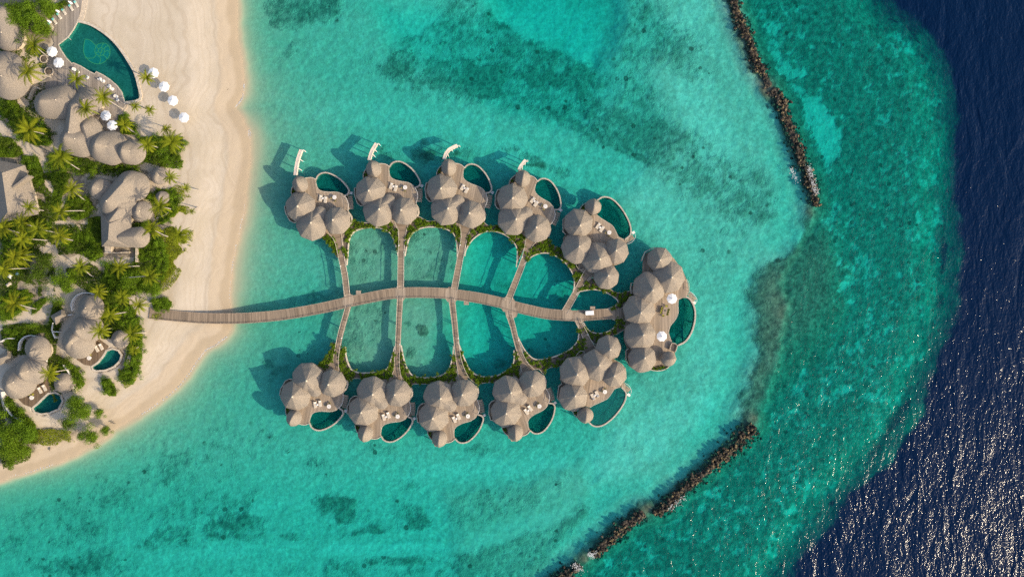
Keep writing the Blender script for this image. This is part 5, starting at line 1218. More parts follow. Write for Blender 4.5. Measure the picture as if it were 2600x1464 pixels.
f = MB(); f.ribbon(curve(xys(Z4, [(640, 350), (690, 440), (718, 520), (715, 600)], 2.2), 4), 1.0, 2.2, ZG - .2); f.build("terrace_wall", M['plaster'], hv2, local=False)
f = MB(); f.ribbon(curve(xys(Z4, [(15, 600), (35, 700), (60, 770)], 2.2), 4), 1.1, 2.2, ZG - .2); f.build("terrace_wall", M['plaster'], hv2, local=False)
f = MB(); f.ribbon(xys(Z3, [(1340, 1020), (1300, 1140)], 2.2), 1.0, 2.2, ZG - .2); f.build("terrace_wall", M['plaster'], hv1, local=False)
g = "daybeds by the beach villa pools"
for zf, x, y, nm in [(Z3, 990, 985, "roof-side daybed by the pool of the beach villa below the jetty"), (Z3, 1035, 965, "hedge-side daybed by the pool of the beach villa below the jetty"), (Z4, 388, 572, "roof-side white daybed by the pool of the lower left beach villa"), (Z4, 432, 548, "hedge-side white daybed by the pool of the lower left beach villa")]:
    p = xy(zf, x, y, ZG + .3); daybed((p[0], p[1], ZG + .16), math.radians(28), "white " + nm if not "white" in nm else nm, g)
for zf, x, y, nm in [(Z3, 910, 1080, "beach villa below the jetty"), (Z4, 305, 645, "lower left beach villa")]:
    p = xy(zf, x, y, ZG + .9); round_table((p[0], p[1], ZG + .16), "round pale table on the dark deck of the " + nm, "round tables of the beach villas")
    for k, (dx, dy, w_) in enumerate([(-.7, .6, "upper"), (.15, .95, "lower")]):
        chair((p[0] + dx, p[1] + dy, ZG + .16), k * -.7, ("left " if k == 0 else "right ") + "olive chair at the round table of the " + nm, "olive chairs of the beach villas", 'olive')

# big pool, its terrace and steps
pl = xys(Z1, [(845, 235), (960, 265), (1060, 320), (1180, 410), (1290, 530), (1390, 680), (1455, 800), (1490, 930), (1505, 1070), (1350, 1105), (1320, 1000), (1270, 930), (1200, 870), (1120, 815), (1045, 780), (1030, 805), (960, 770), (880, 720), (800, 685), (780, 692), (720, 630), (660, 540), (635, 485), (740, 405), (800, 320)], ZG)
pool = thing("swimming_pool", "large teal beach pool with a nautilus shell mosaic on its floor", "pool", W(250, 150, ZG))
ZPF = .2; n = len(pl); b = MB(); b.face(pl, ZPF); b.add([(x, y, ZPF) for x, y in pl] + [(x, y, ZG + .1) for x, y in pl], [[i, (i + 1) % n, (i + 1) % n + n, i + n] for i in range(n)])
bs = b.build("pool_basin", M['tile'], pool, local=False, fixn=False)
f = MB(); f.face(pl, ZG + .05); f.build("pool_water", M['pool'], pool, local=False)
f = MB(); f.ribbon(curve(xys(Z1, [(838, 228), (960, 258), (1065, 312), (1188, 402), (1300, 523), (1400, 675), (1467, 797), (1503, 928), (1520, 1078), (1345, 1118)], ZG), 3), .8, ZG + .22, ZG - 1.0); f.build("pool_rim", M['kerb'], pool, local=False)
f = MB(); f.ribbon(pl[9:] + [pl[0]], .3, ZG + .24, ZG - .9); f.build("pool_kerb", M['kerb'], pool, local=False)
zs = ZPF + .02
sh_out = [(920, 425), (905, 520), (910, 580), (930, 620), (980, 670), (1060, 695), (1140, 665), (1185, 600), (1190, 530), (1160, 480), (1110, 468), (1060, 480), (1040, 495), (1005, 460), (965, 432)]
def sp(pts, n=4, close=False): return curve(xys(Z1, pts, ZPF), n, close)
f = MB(); f.face(sp(sh_out, 4, True), zs); mo = f.build("shell_mosaic", M['tile_shell'], pool, local=False)
lines = [(sh_out + [sh_out[0]]), [(1040, 495), (1028, 540), (1032, 575), (1052, 597), (1085, 605), (1118, 592), (1131, 555), (1113, 525), (1085, 520), (1066, 543), (1072, 568), (1095, 572), (1106, 555), (1095, 542)],
         [(918, 622), (955, 632), (1012, 630)], [(1012, 630), (1030, 612), (1040, 590)], [(1060, 600), (1092, 640), (1075, 692)], [(1110, 596), (1148, 620), (1158, 655)], [(1130, 565), (1165, 550), (1190, 578)], [(1126, 535), (1145, 505), (1178, 500)], [(1100, 522), (1105, 495), (1125, 472)], [(1070, 535), (1052, 515), (1045, 498)], [(1085, 605), (1090, 575), (1095, 560)], [(1034, 575), (1060, 565), (1072, 560)], [(1113, 525), (1100, 540), (1095, 552)]]
for i, l in enumerate(lines):
    f = MB(); f.ribbon(sp(l, 4), .2, zs + .012 + .001 * i, zs - .01); f.build("mosaic_line", M['tile_line'], mo, local=False)
ter = thing("pool_terrace", "curved wooden terrace wrapping round the big beach pool", "terrace", W(150, 150, ZG))
dk = xys(Z1, [(895, -10), (870, 140), (842, 232), (800, 320), (740, 405), (635, 485), (660, 540), (720, 630), (780, 692), (800, 685), (880, 720), (960, 770), (1030, 805), (1045, 780), (1120, 815), (1200, 870), (1270, 930), (1320, 1000), (1350, 1105), (1375, 1150), (1290, 1235), (1295, 1420), (900, 1440), (700, 1260), (560, 1120), (400, 1010), (430, 900), (560, 820), (480, 720), (430, 640), (520, 590), (590, 470), (560, 400), (600, 300), (530, 195), (610, 110), (700, 45), (740, -10)], ZG + .2)
f = MB(); f.slab(dk, ZG + .2, ZG - .3); f.build("deck", M['deck_grey'], ter, local=False)
for i in range(5):
    e = 12 * i; f = MB(); f.ribbon(curve(xys(Z1, [(893 + e, -10), (872 + e, 130), (848 + e, 222)], ZG), 3), 12 / 4.264 * S * 1.05, ZG + .15 - .03 * i, ZG - .3); f.build("step", M['steps'], ter, local=False)
f = MB(); f.ribbon(curve(xys(Z1, [(1290, 1245), (1345, 1200), (1385, 1140)], ZG), 3), .35, ZG + .1, ZG - .2); f.build("step", M['steps'], ter, local=False)
f = MB(); f.ribbon(curve(xys(Z1, [(1275, 1235), (1330, 1190), (1370, 1135)], ZG), 3), .35, ZG + .25, ZG - .2); f.build("step", M['steps'], ter, local=False)
f = MB(); f.ribbon(xys(Z1, [(735, 402), (770, 432)], 2.2), .08, 2.3, 2.2); f.build("handrail", M['white_paint'], ter, local=False)
def lounger(loc, rz, label, first=[None]):
    g = "teal loungers on the pool terrace"
    if first[0] is None:
        t = thing("sun_lounger", label, "lounger", loc, rz, g); first[0] = t
        f = MB(); f.box((0, 0, .25), (.72, 2.0, .08)); f.build("frame", M['white_paint'], t)
        f = MB(); f.box((0, -.25, .34), (.66, 1.35, .1)); f.build("mattress", M['cream'], t, bevel=.03)
        f = MB(); f.box((0, .7, .46), (.66, .6, .1)); f.build("headrest", M['teal_cloth'], t, bevel=.03)
        for sx, sy in ((-1, -1), (1, -1), (1, 1), (-1, 1)): f = MB(); f.box((sx * .3, sy * .85, .11), (.06, .06, .22)); f.build("leg", M['white_paint'], t)
        return
    t = copy_tree(first[0]); t.location = loc; t.rotation_euler = (0, 0, rz); tag(t, label, "lounger", g)
for i, (x, y, nm) in enumerate([(825, 45, "nearest the beach steps"), (768, 85, "second from the beach steps"), (692, 128, "third from the beach steps"), (640, 175, "fourth from the beach steps"), (590, 230, "fifth from the beach steps"), (545, 280, "half under the bushes, farthest from the beach steps")]):
    p = xy(Z1, x, y, ZG + .5); lounger((p[0], p[1], ZG + .2), math.radians(30 + i * 1.5), "teal lounger " + nm)
def closed_parasol(loc, label):
    t = thing("folded_parasol", label, "parasol", loc, 0, "folded white parasols behind the loungers")
    f = MB(); f.lathe((0, 0, 0), [(.34, 1.0), (.30, 1.6), (.14, 2.4), (.03, 2.7)], 10); f.build("canopy", M['white'], t)
    f = MB(); f.tube([(0, 0, 0), (0, 0, 1.0)], .04, 6); f.build("pole", M['wood'], t)
for x, y, nm in [(758, 28, "between the loungers nearest the beach steps"), (617, 118, "behind the third and fourth loungers"), (530, 232, "beside the bushes at the end of the lounger row")]:
    p = xy(Z1, x, y, 3.4); closed_parasol((p[0], p[1], ZG + .2), "folded white parasol " + nm)
GP = "open white parasols"
for x, y, nm, r_ in [(560, 558, "white parasol on the pool terrace under the palm's edge", 0), (630, 678, "white parasol on the pool terrace just below the other one", .3), (1140, 1250, "white parasol between palms at the terrace's lower corner", .2), (1212, 1356, "white parasol beside the many-domed house roof", .5),
                   (1655, 786, "uppermost white parasol on the sand, half behind a palm", 0), (1770, 935, "second white parasol from the top in the beach row", .2), (1865, 1086, "third white parasol from the top in the beach row", .1), (1985, 1270, "lowest white parasol in the beach row", .4)]:
    on = x < 1400; p = xy(Z1, x, y, 4.2); parasol((p[0], p[1], ZG + (.2 if on else .02)), 1.55 if not on else 1.62, nm, GP, rz=r_)
    if not on:
        for k, (dx, dy) in enumerate([(1.5, .5), (1.2, -.9)]):
            pass
def pouf(loc, label, mat, group, name="lounge_chair", first={}):
    if mat not in first:
        t = thing(name, label, "chair", loc, .6, group); first[mat] = t
        f = MB(); f.lathe((0, 0, 0), [(.45, .05), (.52, .2), (.5, .38), (.3, .44)], 18); f.build("seat", M[mat], t, smooth=True)
        f = MB(); P_ = [(.5 * math.cos(a), .5 * math.sin(a)) for a in np.linspace(.2, math.pi - .2, 9)]; f.ribbon(P_, .1, .85, .2); f.build("backrest", M[mat], t)
        return
    t = copy_tree(first[mat]); t.location = loc; tag(t, label, "chair", group); t.rotation_euler = (0, 0, RS.uniform(0, 6))
for x, y, nm in [(803, 752, "left white round chair above the terrace palm"), (838, 776, "right white round chair above the terrace palm"), (940, 836, "single white round chair right of the terrace palm"), (1080, 854, "left white round chair at the pool's wooden step"), (1115, 876, "right white round chair at the pool's wooden step"), (1180, 930, "upper white round chair of the middle pair by the pool"), (1210, 962, "lower white round chair of the middle pair by the pool"), (1255, 1044, "upper white round chair of the lowest pair by the pool"), (1268, 1080, "lower white round chair of the lowest pair by the pool")]:
    p = xy(Z1, x, y, 2.2); pouf((p[0], p[1], ZG + .2), nm, 'white_paint', "white round chairs on the pool terrace")
for x, y, nm in [(738, 988, "dark oval swing pod with pale cushion on the pool terrace"), (980, 1386, "dark oval swing pod with pale cushion beside the many-domed roof")]:
    p = xy(Z1, x, y, 3); t = thing("swing_pod", nm, "pod chair", (p[0], p[1], ZG + .2), .5, "dark pod chairs by the big pool"); t.scale = (1, 1.35, 1)
    f = MB(); f.lathe((0, 0, 0), [(.3, 0), (.85, .3), (1.0, .8), (.9, 1.2)], 20, top=False); f.build("shell", M['dark'], t, smooth=True)
    f = MB(); f.lathe((0, 0, .3), [(.5, 0), (.55, .2), (.4, .35)], 16); f.build("cushion", M['teal_cloth'], t)
for x, y, r, nm in [(470, 638, 1.2, "round sand-coloured planter beside the upper terrace parasols"), (525, 770, 1.35, "round grey planter left of the terrace boards")]:
    p = xy(Z1, x, y, 2.2); t = thing("round_planter", nm, "planter", (p[0], p[1], ZG), 0, "round planters on the pool terrace")
    f = MB(); f.lathe((0, 0, 0), [(r, 0), (r, .7), (r * .86, .72), (r * .86, .5)], 24); f.build("pot", M['steps'], t); f = MB(); f.lathe((0, 0, .5), [(r * .85, 0), (r * .5, .15)], 16); f.build("soil", M['soil'], t)

# ------------------------------------------------------------------ palms
def palm_meshes(i):
    R = random.Random(300 + i); V = []; F = []
    nf = 15 + i % 3
    for k in range(nf):
        az = 2 * math.pi * k / nf + R.uniform(-.18, .18); L = R.uniform(3.0, 4.1); up = R.uniform(-.1, .95) if k % 3 else R.uniform(.5, 1.1)
        pts = []; p = Vector((0, 0, .1)); el = up
        m = 13
        for s in range(m + 1):
            pts.append(p.copy()); st = L / m; p = p + Vector((math.cos(az) * math.cos(el), math.sin(az) * math.cos(el), math.sin(el))) * st; el -= .09 + .014 * s * R.uniform(.4, 1)
        for s in range(1, m + 1):
            a, b = pts[s - 1], pts[s]; d = (b - a).normalized(); sd = d.cross(Vector((0, 0, 1)))
            if sd.length < .05: sd = Vector((-math.sin(az), math.cos(az), 0))
            sd.normalize(); upv = sd.cross(d); i0 = len(V)
            w = .035; V += [a - sd * w, a + sd * w, b + sd * w * .8, b - sd * w * .8]; F.append([i0, i0 + 1, i0 + 2, i0 + 3])
            u = s / m; ll = .66 * math.sin(math.pi * min(1, .18 + u * .85)) ** .7 + .08
            for q in (0, .5):
                o = a.lerp(b, q)
                for sg in (-1, 1):
                    tip = o + (sd * sg * .62 + d * .85 - Vector((0, 0, .30))).normalized() * ll * R.uniform(.85, 1.1); i0 = len(V); wv = d * .085
                    V += [o - wv * .5, o + wv * .8, tip + wv * .15, (o + tip) / 2 - wv * .8 + upv * .03]; F.append([i0, i0 + 1, i0 + 2, i0 + 3])
    me = bpy.data.meshes.new("palm_crown"); me.from_pydata([tuple(v) for v in V], [], F); me.materials.append(M['palm']); me.update(); return me
PALM = [palm_meshes(i) for i in range(6)]
RP = random.Random(21)
def palm(px, py, r, label, base=None, zf=None, sparse=False, group="palms on the island"):
    if zf: (px, py), = zf([(px, py)])
    h = 6.5 + RP.uniform(0, 3.0) if r > 22 else 4.5 + RP.uniform(0, 1.5)
    top = W(px, py, ZG + h)
    if base is not None:
        (bx, by), = zf([base]) if zf else [base]; bt = W(bx, by, ZG)
    else: a = RP.uniform(0, 6.3); q = RP.uniform(.4, 1.8); bt = Vector((top.x + math.cos(a) * q, top.y + math.sin(a) * q, ZG))
    root = thing("palm_tree", label, "palm", (bt.x, bt.y, ZG - .05), 0, group)
    d = top - bt; f = MB()
    path = [(d.x * u ** 1.3, d.y * u ** 1.3, d.z * u ** .92) for u in np.linspace(0, 1, 8)]
    f.tube(path, [.22, .17, .15, .14, .13, .12, .11, .1], 7); f.build("trunk", M['trunk'], root)
    o = bpy.data.objects.new("crown", PALM[RP.randrange(6)]); COL.objects.link(o); o.parent = root
    o.location = (d.x, d.y, d.z); k = r * S / 3.75; o.scale = (k, k, k * .9); o.rotation_euler = (RP.uniform(-.12, .12), RP.uniform(-.12, .12), RP.uniform(0, 6.3))
for a in [
 (375, 490, 40, "palm above the upper terrace parasol", None, Z1), (310, 772, 44, "large palm left of the pool terrace, beside the skylight house", None, Z1), (835, 860, 31, "palm growing through the pool terrace near its upper middle", (960, 985), Z1),
 (1125, 1052, 33, "palm on the terrace just below the pool's lower curve", None, Z1), (938, 1178, 34, "palm over the ridge of the many-domed house", None, Z1), (1590, 842, 27, "leaning palm beside the uppermost beach parasol", (1440, 770), Z1),
 (1462, 1152, 20, "small leaning palm on the sand below the big pool, left one", (1370, 1125), Z1), (1622, 1190, 20, "small leaning palm on the sand below the big pool, right one", (1545, 1160), Z1), (1345, 1350, 29, "palm with a leaning trunk beside the lowest terrace parasol", (1470, 1440), Z1),
 (322, 1412, 47, "big palm west of the many-domed house over the shaded path", None, Z1), (1800, 1400, 20, "young palm on the sand below the beach parasols", None, Z1),
 (1510, 190, 30, "palm over the hedge beside the round eastern dome", (1630, 225), Z2), (1755, 160, 40, "large palm at the hedge's seaward corner", None, Z2), (622, 312, 40, "palm with a long pale trunk below the many-domed house", (830, 450), Z2),
 (735, 642, 35, "bright palm over the round garden bed", (890, 768), Z2), (1742, 522, 26, "palm leaning over the small pavilion near the hedge", (1795, 570), Z2), (1900, 632, 18, "small palm nearest the sand right of the curved terrace", None, Z2),
 (1640, 822, 36, "tall palm right of the round pavilion", (1760, 850), Z2), (620, 872, 33, "palm with a pale trunk pointing right at the round garden bed", (890, 868), Z2), (300, 832, 27, "palm at the corner of the big hipped roof", (450, 865), Z2),
 (222, 990, 33, "palm below the big hipped roof, left of two", None, Z2), (392, 1052, 37, "palm below the big hipped roof, right of two", None, Z2), (40, 1040, 33, "palm at the left edge below the big hipped roof", None, Z2), (230, 1150, 32, "palm in the western grove above the dark tree", None, Z2),
 (612, 1130, 35, "palm west of the cross-shaped house with its trunk to the right", (760, 1170), Z2), (1560, 1050, 34, "palm below the round pavilion with a pale trunk", (1720, 1130), Z2), (1832, 1110, 36, "palm among the beach scrub, farthest seaward", (1900, 1115), Z2), (1962, 872, 12, "tiny palm at the sand's edge beside the scrub", None, Z2),
 (222, 1330, 38, "palm beside the dark round tree, western grove", None, Z2), (1225, 152, 33, "palm below the courtyard of the cross-shaped house", None, Z3), (830, 142, 30, "palm over the sandy fork of the paths", (960, 250), Z3), (1530, 242, 34, "palm in the dense greenery with a white trunk", (1230, 267), Z3),
 (1010, 402, 29, "palm above the walled dome of the beach villa below the jetty", None, Z3), (1250, 462, 29, "palm between the dense greenery and the jetty's start", None, Z3), (1420, 542, 31, "palm nearest the jetty's landward end", None, Z3), (1125, 642, 34, "palm right of the beach villa's walled dome", None, Z3),
 (1028, 800, 33, "palm over the middle dome of the beach villa below the jetty", None, Z3), (1350, 832, 33, "palm over the hedge beside the beach villa's pavilion", (1490, 818), Z3), (160, 522, 43, "large palm at the left over the curved sandy path", (380, 580), Z3),
 (515, 1232, 34, "dark palm between the two beach villas", (720, 1192), Z3), (150, 52, 34, "palm in the western grove near the blue-grey yard", None, Z3), (42, 172, 32, "palm at the left edge of the western grove", (350, 165), Z3), (1372, 1000, 20, "small palm beside the terrace wall next to the kidney pool", None, Z3)]:
    palm(a[0], a[1], a[2], a[3], a[4], a[5])

# ------------------------------------------------------------------ shrubs, trees and ground cover of the island
def tree(x, y, r, h, label, dark=False, group="broad trees on the island"):
    t = thing("broadleaf_tree", label, "tree", (x, y, ZG - .05), RS.uniform(0, 6.3), group)
    f = MB(); f.tube([(0, 0, 0), (.1, .05, h * .35), (.0, .1, h * .6)], [.3, .22, .14], 8)
    for k in range(5):
        a = k * 1.256 + .3; f.tube([(.05, .05, h * .4), (r * .35 * math.cos(a), r * .35 * math.sin(a), h * .6), (r * .62 * math.cos(a), r * .62 * math.sin(a), h * .72)], [.12, .08, .03], 6)
    f.build("trunk", M['bark'], t)
    o = bpy.data.objects.new("crown", RS.choice(TREED if dark else TREEM)); COL.objects.link(o); o.parent = t; o.scale = (r, r, h * .62); o.location = (0, 0, h * .34); o.rotation_euler = (0, 0, RS.uniform(0, 6))
TREEM = [foliage_mesh("tree_leaves", 5200, 1.0, .95, .085, 70 + i, 26) for i in range(3)]
TREED = [foliage_mesh("tree_leaves_dark", 4200, 1.0, .95, .085, 80 + i, 24, 'leaf_dark') for i in range(2)]
for zf, x, y, r, h, dk_, nm in [(Z1, 150, 90, 3.6, 6, 0, "bright broad tree in the top left corner"), (Z1, 330, 110, 4.2, 6.5, 0, "largest bright broad tree left of the lounger row"), (Z1, 470, 70, 3.2, 5.5, 0, "bright broad tree touching the lounger row"), (Z1, 210, 240, 3.6, 6, 0, "bright broad tree above the terrace palm, left"), (Z1, 400, 270, 3.6, 5.5, 0, "bright broad tree above the terrace palm, right"), (Z1, 510, 340, 2.2, 4, 0, "small broad tree beside the terrace boards"),
 (Z3, 450, 110, 3.4, 6, 1, "dark round tree beside the sandy fork of the paths"), (Z3, 400, 240, 3.2, 5.5, 1, "dark tree below the dark round tree"), (Z3, 640, 330, 4.0, 5.5, 0, "wide olive-green tree above the walled dome of a beach villa"), (Z3, 740, 250, 2.6, 4.5, 0, "smaller green tree touching the wide olive-green tree"), (Z3, 1340, 300, 3.6, 5, 0, "dense green tree under the white-trunked palm"), (Z3, 1560, 400, 3.2, 4.5, 0, "green tree at the beach edge above the jetty's start"),
 (Z4, 750, 680, 3.6, 5.5, 0, "green tree hiding one end of the lower left pool"), (Z4, 770, 820, 3.8, 6, 0, "big green tree on the beach beside the lower left pool"), (Z4, 660, 900, 2.4, 4.5, 1, "dark green tree on the shaded side of the big beach tree"), (Z4, 880, 1040, 3.0, 4.5, 0, "tree leaning over the water at the lower beach"), (Z4, 1030, 965, 1.7, 3.2, 0, "small tree standing off toward the water, lower beach"), (Z4, 965, 800, 1.7, 3.2, 0, "small thin tree on the sand beside the big beach tree"),
 (Z4, 70, 960, 4.2, 6, 0, "wide tree in the lower left corner, upper one"), (Z4, 60, 1110, 4.4, 6, 0, "wide tree at the left edge above the lower beach"), (Z4, 250, 1000, 4.0, 6, 0, "wide tree nearest the shaded sand, lower left"), (Z4, 210, 1130, 3.4, 5, 0, "tree overhanging the sand, lower left"), (Z4, 120, 1270, 1.8, 3.2, 0, "small tree nearest the water, lower left beach")]:
    p = xy(zf, x, y, ZG + h * .6); tree(p[0], p[1], r, h, nm, bool(dk_))
GREEN = [  # region label, polygon in photograph pixels, shrub radius (m), dark share, spacing
 ("hedge block beside the round eastern dome", [(350, 350), (400, 348), (440, 350), (463, 346), (465, 368), (456, 392), (463, 424), (447, 428), (407, 421), (387, 415), (362, 408), (357, 378)], 1.25, .1, 1.05),
 ("green strip below the many-domed house", [(118, 398), (150, 382), (210, 397), (240, 412), (300, 420), (345, 414), (350, 440), (322, 450), (250, 442), (200, 440), (182, 436), (150, 458), (125, 442)], 1.25, .2, 1.05),
 ("garden behind the palm-shaded house, left of the round bed", [(120, 440), (178, 445), (160, 480), (150, 530), (125, 520), (140, 480)], 1.3, .5, 1.2),
 ("round garden bed west of the cross-shaped house", [(180, 500), (222, 500), (236, 520), (226, 548), (200, 558), (172, 545), (165, 520)], 1.25, .4, 1.05),
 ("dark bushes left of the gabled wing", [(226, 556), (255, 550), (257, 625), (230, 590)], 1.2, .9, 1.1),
 ("greenery below the path west of the courtyard", [(150, 590), (190, 580), (240, 600), (262, 650), (235, 662), (200, 640), (165, 620)], 1.3, .25, 1.1),
 ("western grove", [(0, 560), (60, 560), (125, 560), (130, 600), (90, 612), (80, 660), (60, 700), (0, 690)], 1.4, .35, 1.15),
 ("bushes along the shaded path at the left", [(0, 348), (30, 352), (60, 390), (30, 400), (0, 398)], 1.3, .5, 1.1),
 ("bushes between the big hipped roof and the path", [(55, 395), (95, 400), (110, 440), (105, 470), (85, 455), (65, 420)], 1.3, .4, 1.15),
 ("dark bushes beside the curved wall left of the many-domed house", [(0, 255), (35, 255), (70, 290), (70, 330), (45, 335), (20, 300), (0, 290)], 1.3, .35, 1.05),
 ("bushes west of the many-domed house", [(60, 290), (100, 315), (130, 330), (130, 365), (95, 370), (50, 350), (45, 330)], 1.3, .6, 1.1),
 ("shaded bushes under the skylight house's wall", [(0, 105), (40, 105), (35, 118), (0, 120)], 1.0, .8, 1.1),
 ("thin hedge behind the lounger row", [(120, 40), (135, 20), (165, 5), (172, 10), (140, 30), (126, 48)], .9, .3, 1.0),
 ("bush clump beside the lowest terrace palm", [(303, 296), (318, 292), (345, 330), (340, 342), (310, 338)], 1.1, .1, 1.0),
 ("dense beachside greenery below the round pavilion", [(345, 565), (385, 560), (405, 600), (430, 640), (425, 700), (400, 735), (345, 740), (330, 700), (350, 640)], 1.35, .15, 1.05),
 ("green rim of the curved terrace", [(370, 500), (405, 480), (445, 482), (455, 510), (440, 545), (425, 560), (400, 570), (420, 530)], 1.0, .1, 1.15),
 ("dense greenery between courtyard and beach villa", [(270, 672), (345, 672), (345, 750), (300, 745), (262, 722)], 1.4, .3, 1.05),
 ("bushes around the beach villa palms", [(250, 745), (305, 745), (325, 775), (345, 790), (330, 850), (300, 850), (262, 850), (252, 800)], 1.25, .3, 1.15),
 ("bush at the jetty's landward end", [(388, 762), (418, 757), (436, 768), (428, 784), (394, 782)], 1.1, .1, .95),
 ("hedge on the seaward side of the beach villa below the jetty", [(336, 795), (352, 805), (362, 850), (360, 910), (348, 945), (338, 975), (310, 972), (300, 955), (318, 930), (325, 880), (330, 840)], 1.2, .1, 1.0),
 ("hedge between the two beach villas", [(148, 905), (168, 912), (185, 925), (205, 950), (214, 975), (205, 985), (185, 965), (160, 940)], 1.2, .15, 1.0),
 ("lone bush on the sand between the beach villa pools", [(260, 965), (275, 962), (290, 980), (296, 1002), (282, 1004), (264, 985)], 1.1, .1, 1.0),
 ("hedge above the lower left beach villa", [(14, 845), (50, 828), (120, 825), (150, 828), (148, 850), (110, 842), (60, 850), (20, 865)], 1.25, .3, 1.05),
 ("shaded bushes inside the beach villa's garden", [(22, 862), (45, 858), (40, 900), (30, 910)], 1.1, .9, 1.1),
 ("greenery around the large palm at the left", [(0, 760), (30, 740), (70, 735), (78, 760), (55, 790), (20, 812), (0, 812)], 1.3, .2, 1.05),
 ("bush island in the curved sandy path", [(85, 775), (108, 757), (118, 760), (100, 785), (82, 795)], 1.0, .3, 1.0),
 ("hedge curving around the lower left pool's sand", [(14, 1005), (28, 1005), (40, 1030), (70, 1055), (90, 1080), (96, 1100), (78, 1105), (40, 1070), (18, 1045)], 1.3, .2, 1.0),
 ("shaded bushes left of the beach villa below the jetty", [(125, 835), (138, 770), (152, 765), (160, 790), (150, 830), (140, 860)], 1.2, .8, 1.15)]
for i, (lab, pg, r, dk_, gp) in enumerate(GREEN):
    pg_ = [tuple(W(x, y, ZG + .6)[:2]) for x, y in pg]
    for x, y, rr in fill(pg_, r * 1.25, 500 + i, 500, gp * 1.1, .25):
        shrub(x, y, ZG - .03, rr * 1.12, "bush in the " + lab, "bushes in the " + lab, BUSHD if RS.random() < dk_ else BUSH, "bush", "bush", RS.uniform(.7, 1.25))
def cover_patch(name, label, polys, n, size, zmax, mat, seed, thin=None):
    R = random.Random(seed); f = MB()
    for pg, share in polys:
        pg_ = [tuple(W(x, y, ZG)[:2]) for x, y in pg]; xs = [p[0] for p in pg_]; ys = [p[1] for p in pg_]
        P_ = np.array([(R.uniform(min(xs), max(xs)), R.uniform(min(ys), max(ys))) for _ in range(int(n * share * 2.2))])
        sd = sdist(P_[:, 0], P_[:, 1], pg_); nz = fbm(P_[:, 0] + 500, P_[:, 1] + 500, 4.0, 3)
        for (x, y), s_, q in zip(P_, sd, nz):
            if s_ < -.2 or (thin and q < thin): continue
            a = R.uniform(0, 6.3); l = size * R.uniform(.5, 1.3); z = ZG + zmax * R.random() * min(1, .3 + max(0, q - .4) * 4); t1 = R.gauss(0, .35); t2 = R.gauss(0, .35)
            ca, sa = math.cos(a), math.sin(a); w = l * .5
            V = [(x + u * ca * l * .5 - v * sa * w * .5, y + u * sa * l * .5 + v * ca * w * .5, z + u * t1 * l * .5 + v * t2 * w * .5) for u, v in ((-1, 0), (0, -1), (1, 0), (0, 1))]
            f.add(V, [[0, 1, 2, 3]])
    o = f.build(name, M[mat], None, fixn=False); tag(o, label, "ground cover", "ground cover of the island", "stuff")
cover_patch("ground_cover", "low leafy ground cover under the palms and bushes", [([(x, y) for x, y in g[1]], .04) for g in GREEN], 62000, .40, .75, 'leaf', 3)
cover_patch("ground_cover", "dark low ground cover in the western half of the island", [([(0, 100), (60, 110), (120, 130), (110, 330), (40, 340), (0, 300)], .12), ([(80, 440), (180, 440), (170, 560), (120, 560), (60, 560)], .12), ([(140, 570), (260, 570), (262, 660), (300, 690), (260, 760), (160, 700), (150, 640)], .2), ([(0, 550), (140, 560), (140, 760), (0, 800)], .25), ([(220, 720), (340, 740), (340, 860), (262, 860)], .12), ([(0, 830), (60, 820), (150, 830), (140, 900), (20, 900)], .1), ([(110, 900), (150, 900), (160, 1010), (140, 1020)], .05), ([(0, 1010), (100, 1080), (90, 1160), (0, 1190)], .15)], 34000, .45, .55, 'leaf_dark', 4, .42)
cover_patch("beach_scrub", "sparse creeping scrub thinning out onto the sand right of the palms", [([(380, 500), (455, 470), (485, 500), (492, 560), (488, 610), (470, 660), (455, 700), (430, 732), (400, 745), (380, 720), (420, 640), (400, 570)], .5), ([(420, 540), (470, 520), (475, 600), (440, 690), (410, 720), (425, 620)], .4), ([(300, 940), (345, 900), (350, 960), (320, 985)], .1), ([(395, 790), (430, 800), (400, 812), (372, 800)], .05), ([(90, 1085), (180, 1095), (190, 1120), (120, 1130), (80, 1120)], .15)], 15000, .34, .4, 'leaf_scrub', 5, .47)

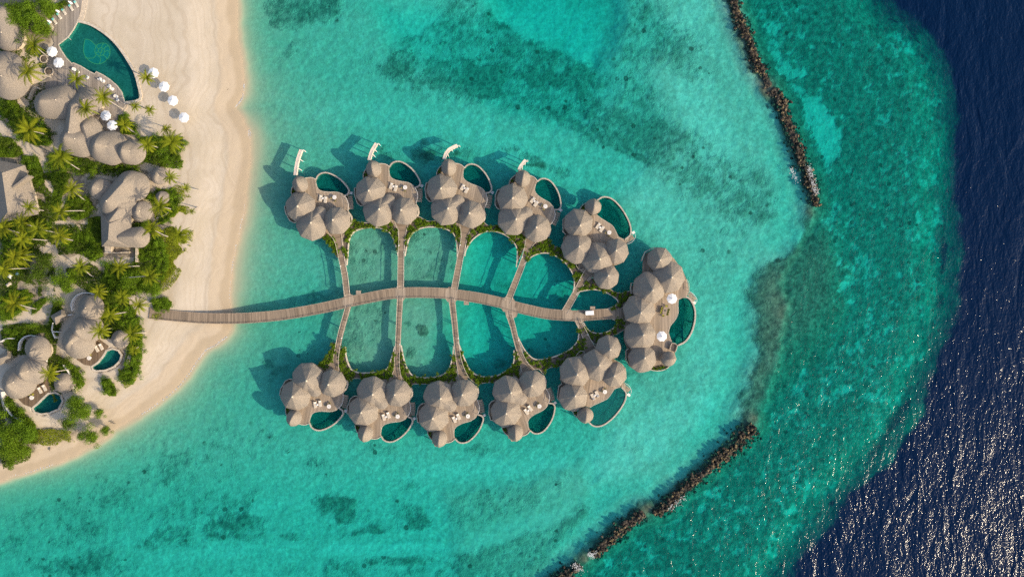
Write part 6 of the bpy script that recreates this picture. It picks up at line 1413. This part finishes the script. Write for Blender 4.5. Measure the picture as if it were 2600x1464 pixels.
def tarp(px, py, w, l, rz, mat, label):
    p = W(px, py, ZG + .6); t = thing("tarpaulin", label, "tarpaulin", (p.x, p.y, ZG - .02), rz, "tarpaulins in the service yard")
    V = []; F = []; n = 7
    for i in range(n):
        for j in range(n):
            u, v = i / (n - 1) * 2 - 1, j / (n - 1) * 2 - 1; hgt = .75 * max(0, 1 - max(abs(u), abs(v)) ** 3) + .1 * mnoise.noise(Vector((u * 2 + px, v * 2, 0)))
            V.append((u * w / 2, v * l / 2, max(0, hgt)))
    for i in range(n - 1):
        for j in range(n - 1): F.append([i * n + j, (i + 1) * n + j, (i + 1) * n + j + 1, i * n + j + 1])
    f = MB(); f.add(V, F); f.build("sheet", M[mat], t, smooth=True, fixn=False)
    f = MB()
    for x, y in ((-1, -1), (1, -1), (1, 1), (-1, 1)): f.box((x * w * .46, y * l * .46, .08), (.22, .22, .16), .4)
    f.build("weights", M['stilt'], t)
M['blue'] = simple("blue_tarpaulin", (.10, .20, .40), .2, 2.0, .5)
for a in [(12, 676, 2.2, 1.6, .3, 'blue', "blue tarpaulin at the left edge of the service yard"), (24, 700, 1.8, 1.4, 1.1, 'white_paint', "pale tarpaulin in the middle of the service yard"), (42, 694, 1.3, 1.1, .1, 'blue', "small blue tarpaulin between palms of the service yard"), (20, 722, 2.0, 1.3, .6, 'steps', "sand-coloured tarpaulin at the lower side of the service yard")]: tarp(*a)

for px, py, L, rz, label in [(288, 1073, 1.7, -.15, "short driftwood log lying on the sand near the lower waterline"), (128, 1139, 1.1, 1.3, "grey driftwood stump on the sand below the lower left trees"), (578, 226, 1.5, 1.2, "thin driftwood branch on the damp sand above the small spit")]:
    p = W(px, py, .9); zz = .9 if px < 300 else .35
    t = thing("driftwood", label, "driftwood", (p.x, p.y, zz), rz, "driftwood on the beach")
    f = MB(); f.tube([(-L / 2, 0, .05), (-L / 6, .08, .16), (L / 5, -.05, .14), (L / 2, .05, .1)], [.13, .17, .13, .05], 7); f.build("log", M['bark'], t)
    f = MB(); f.tube([(0, 0, .15), (.25, .35, .3), (.4, .6, .28)], [.06, .045, .02], 5); f.build("branch", M['bark'], t)
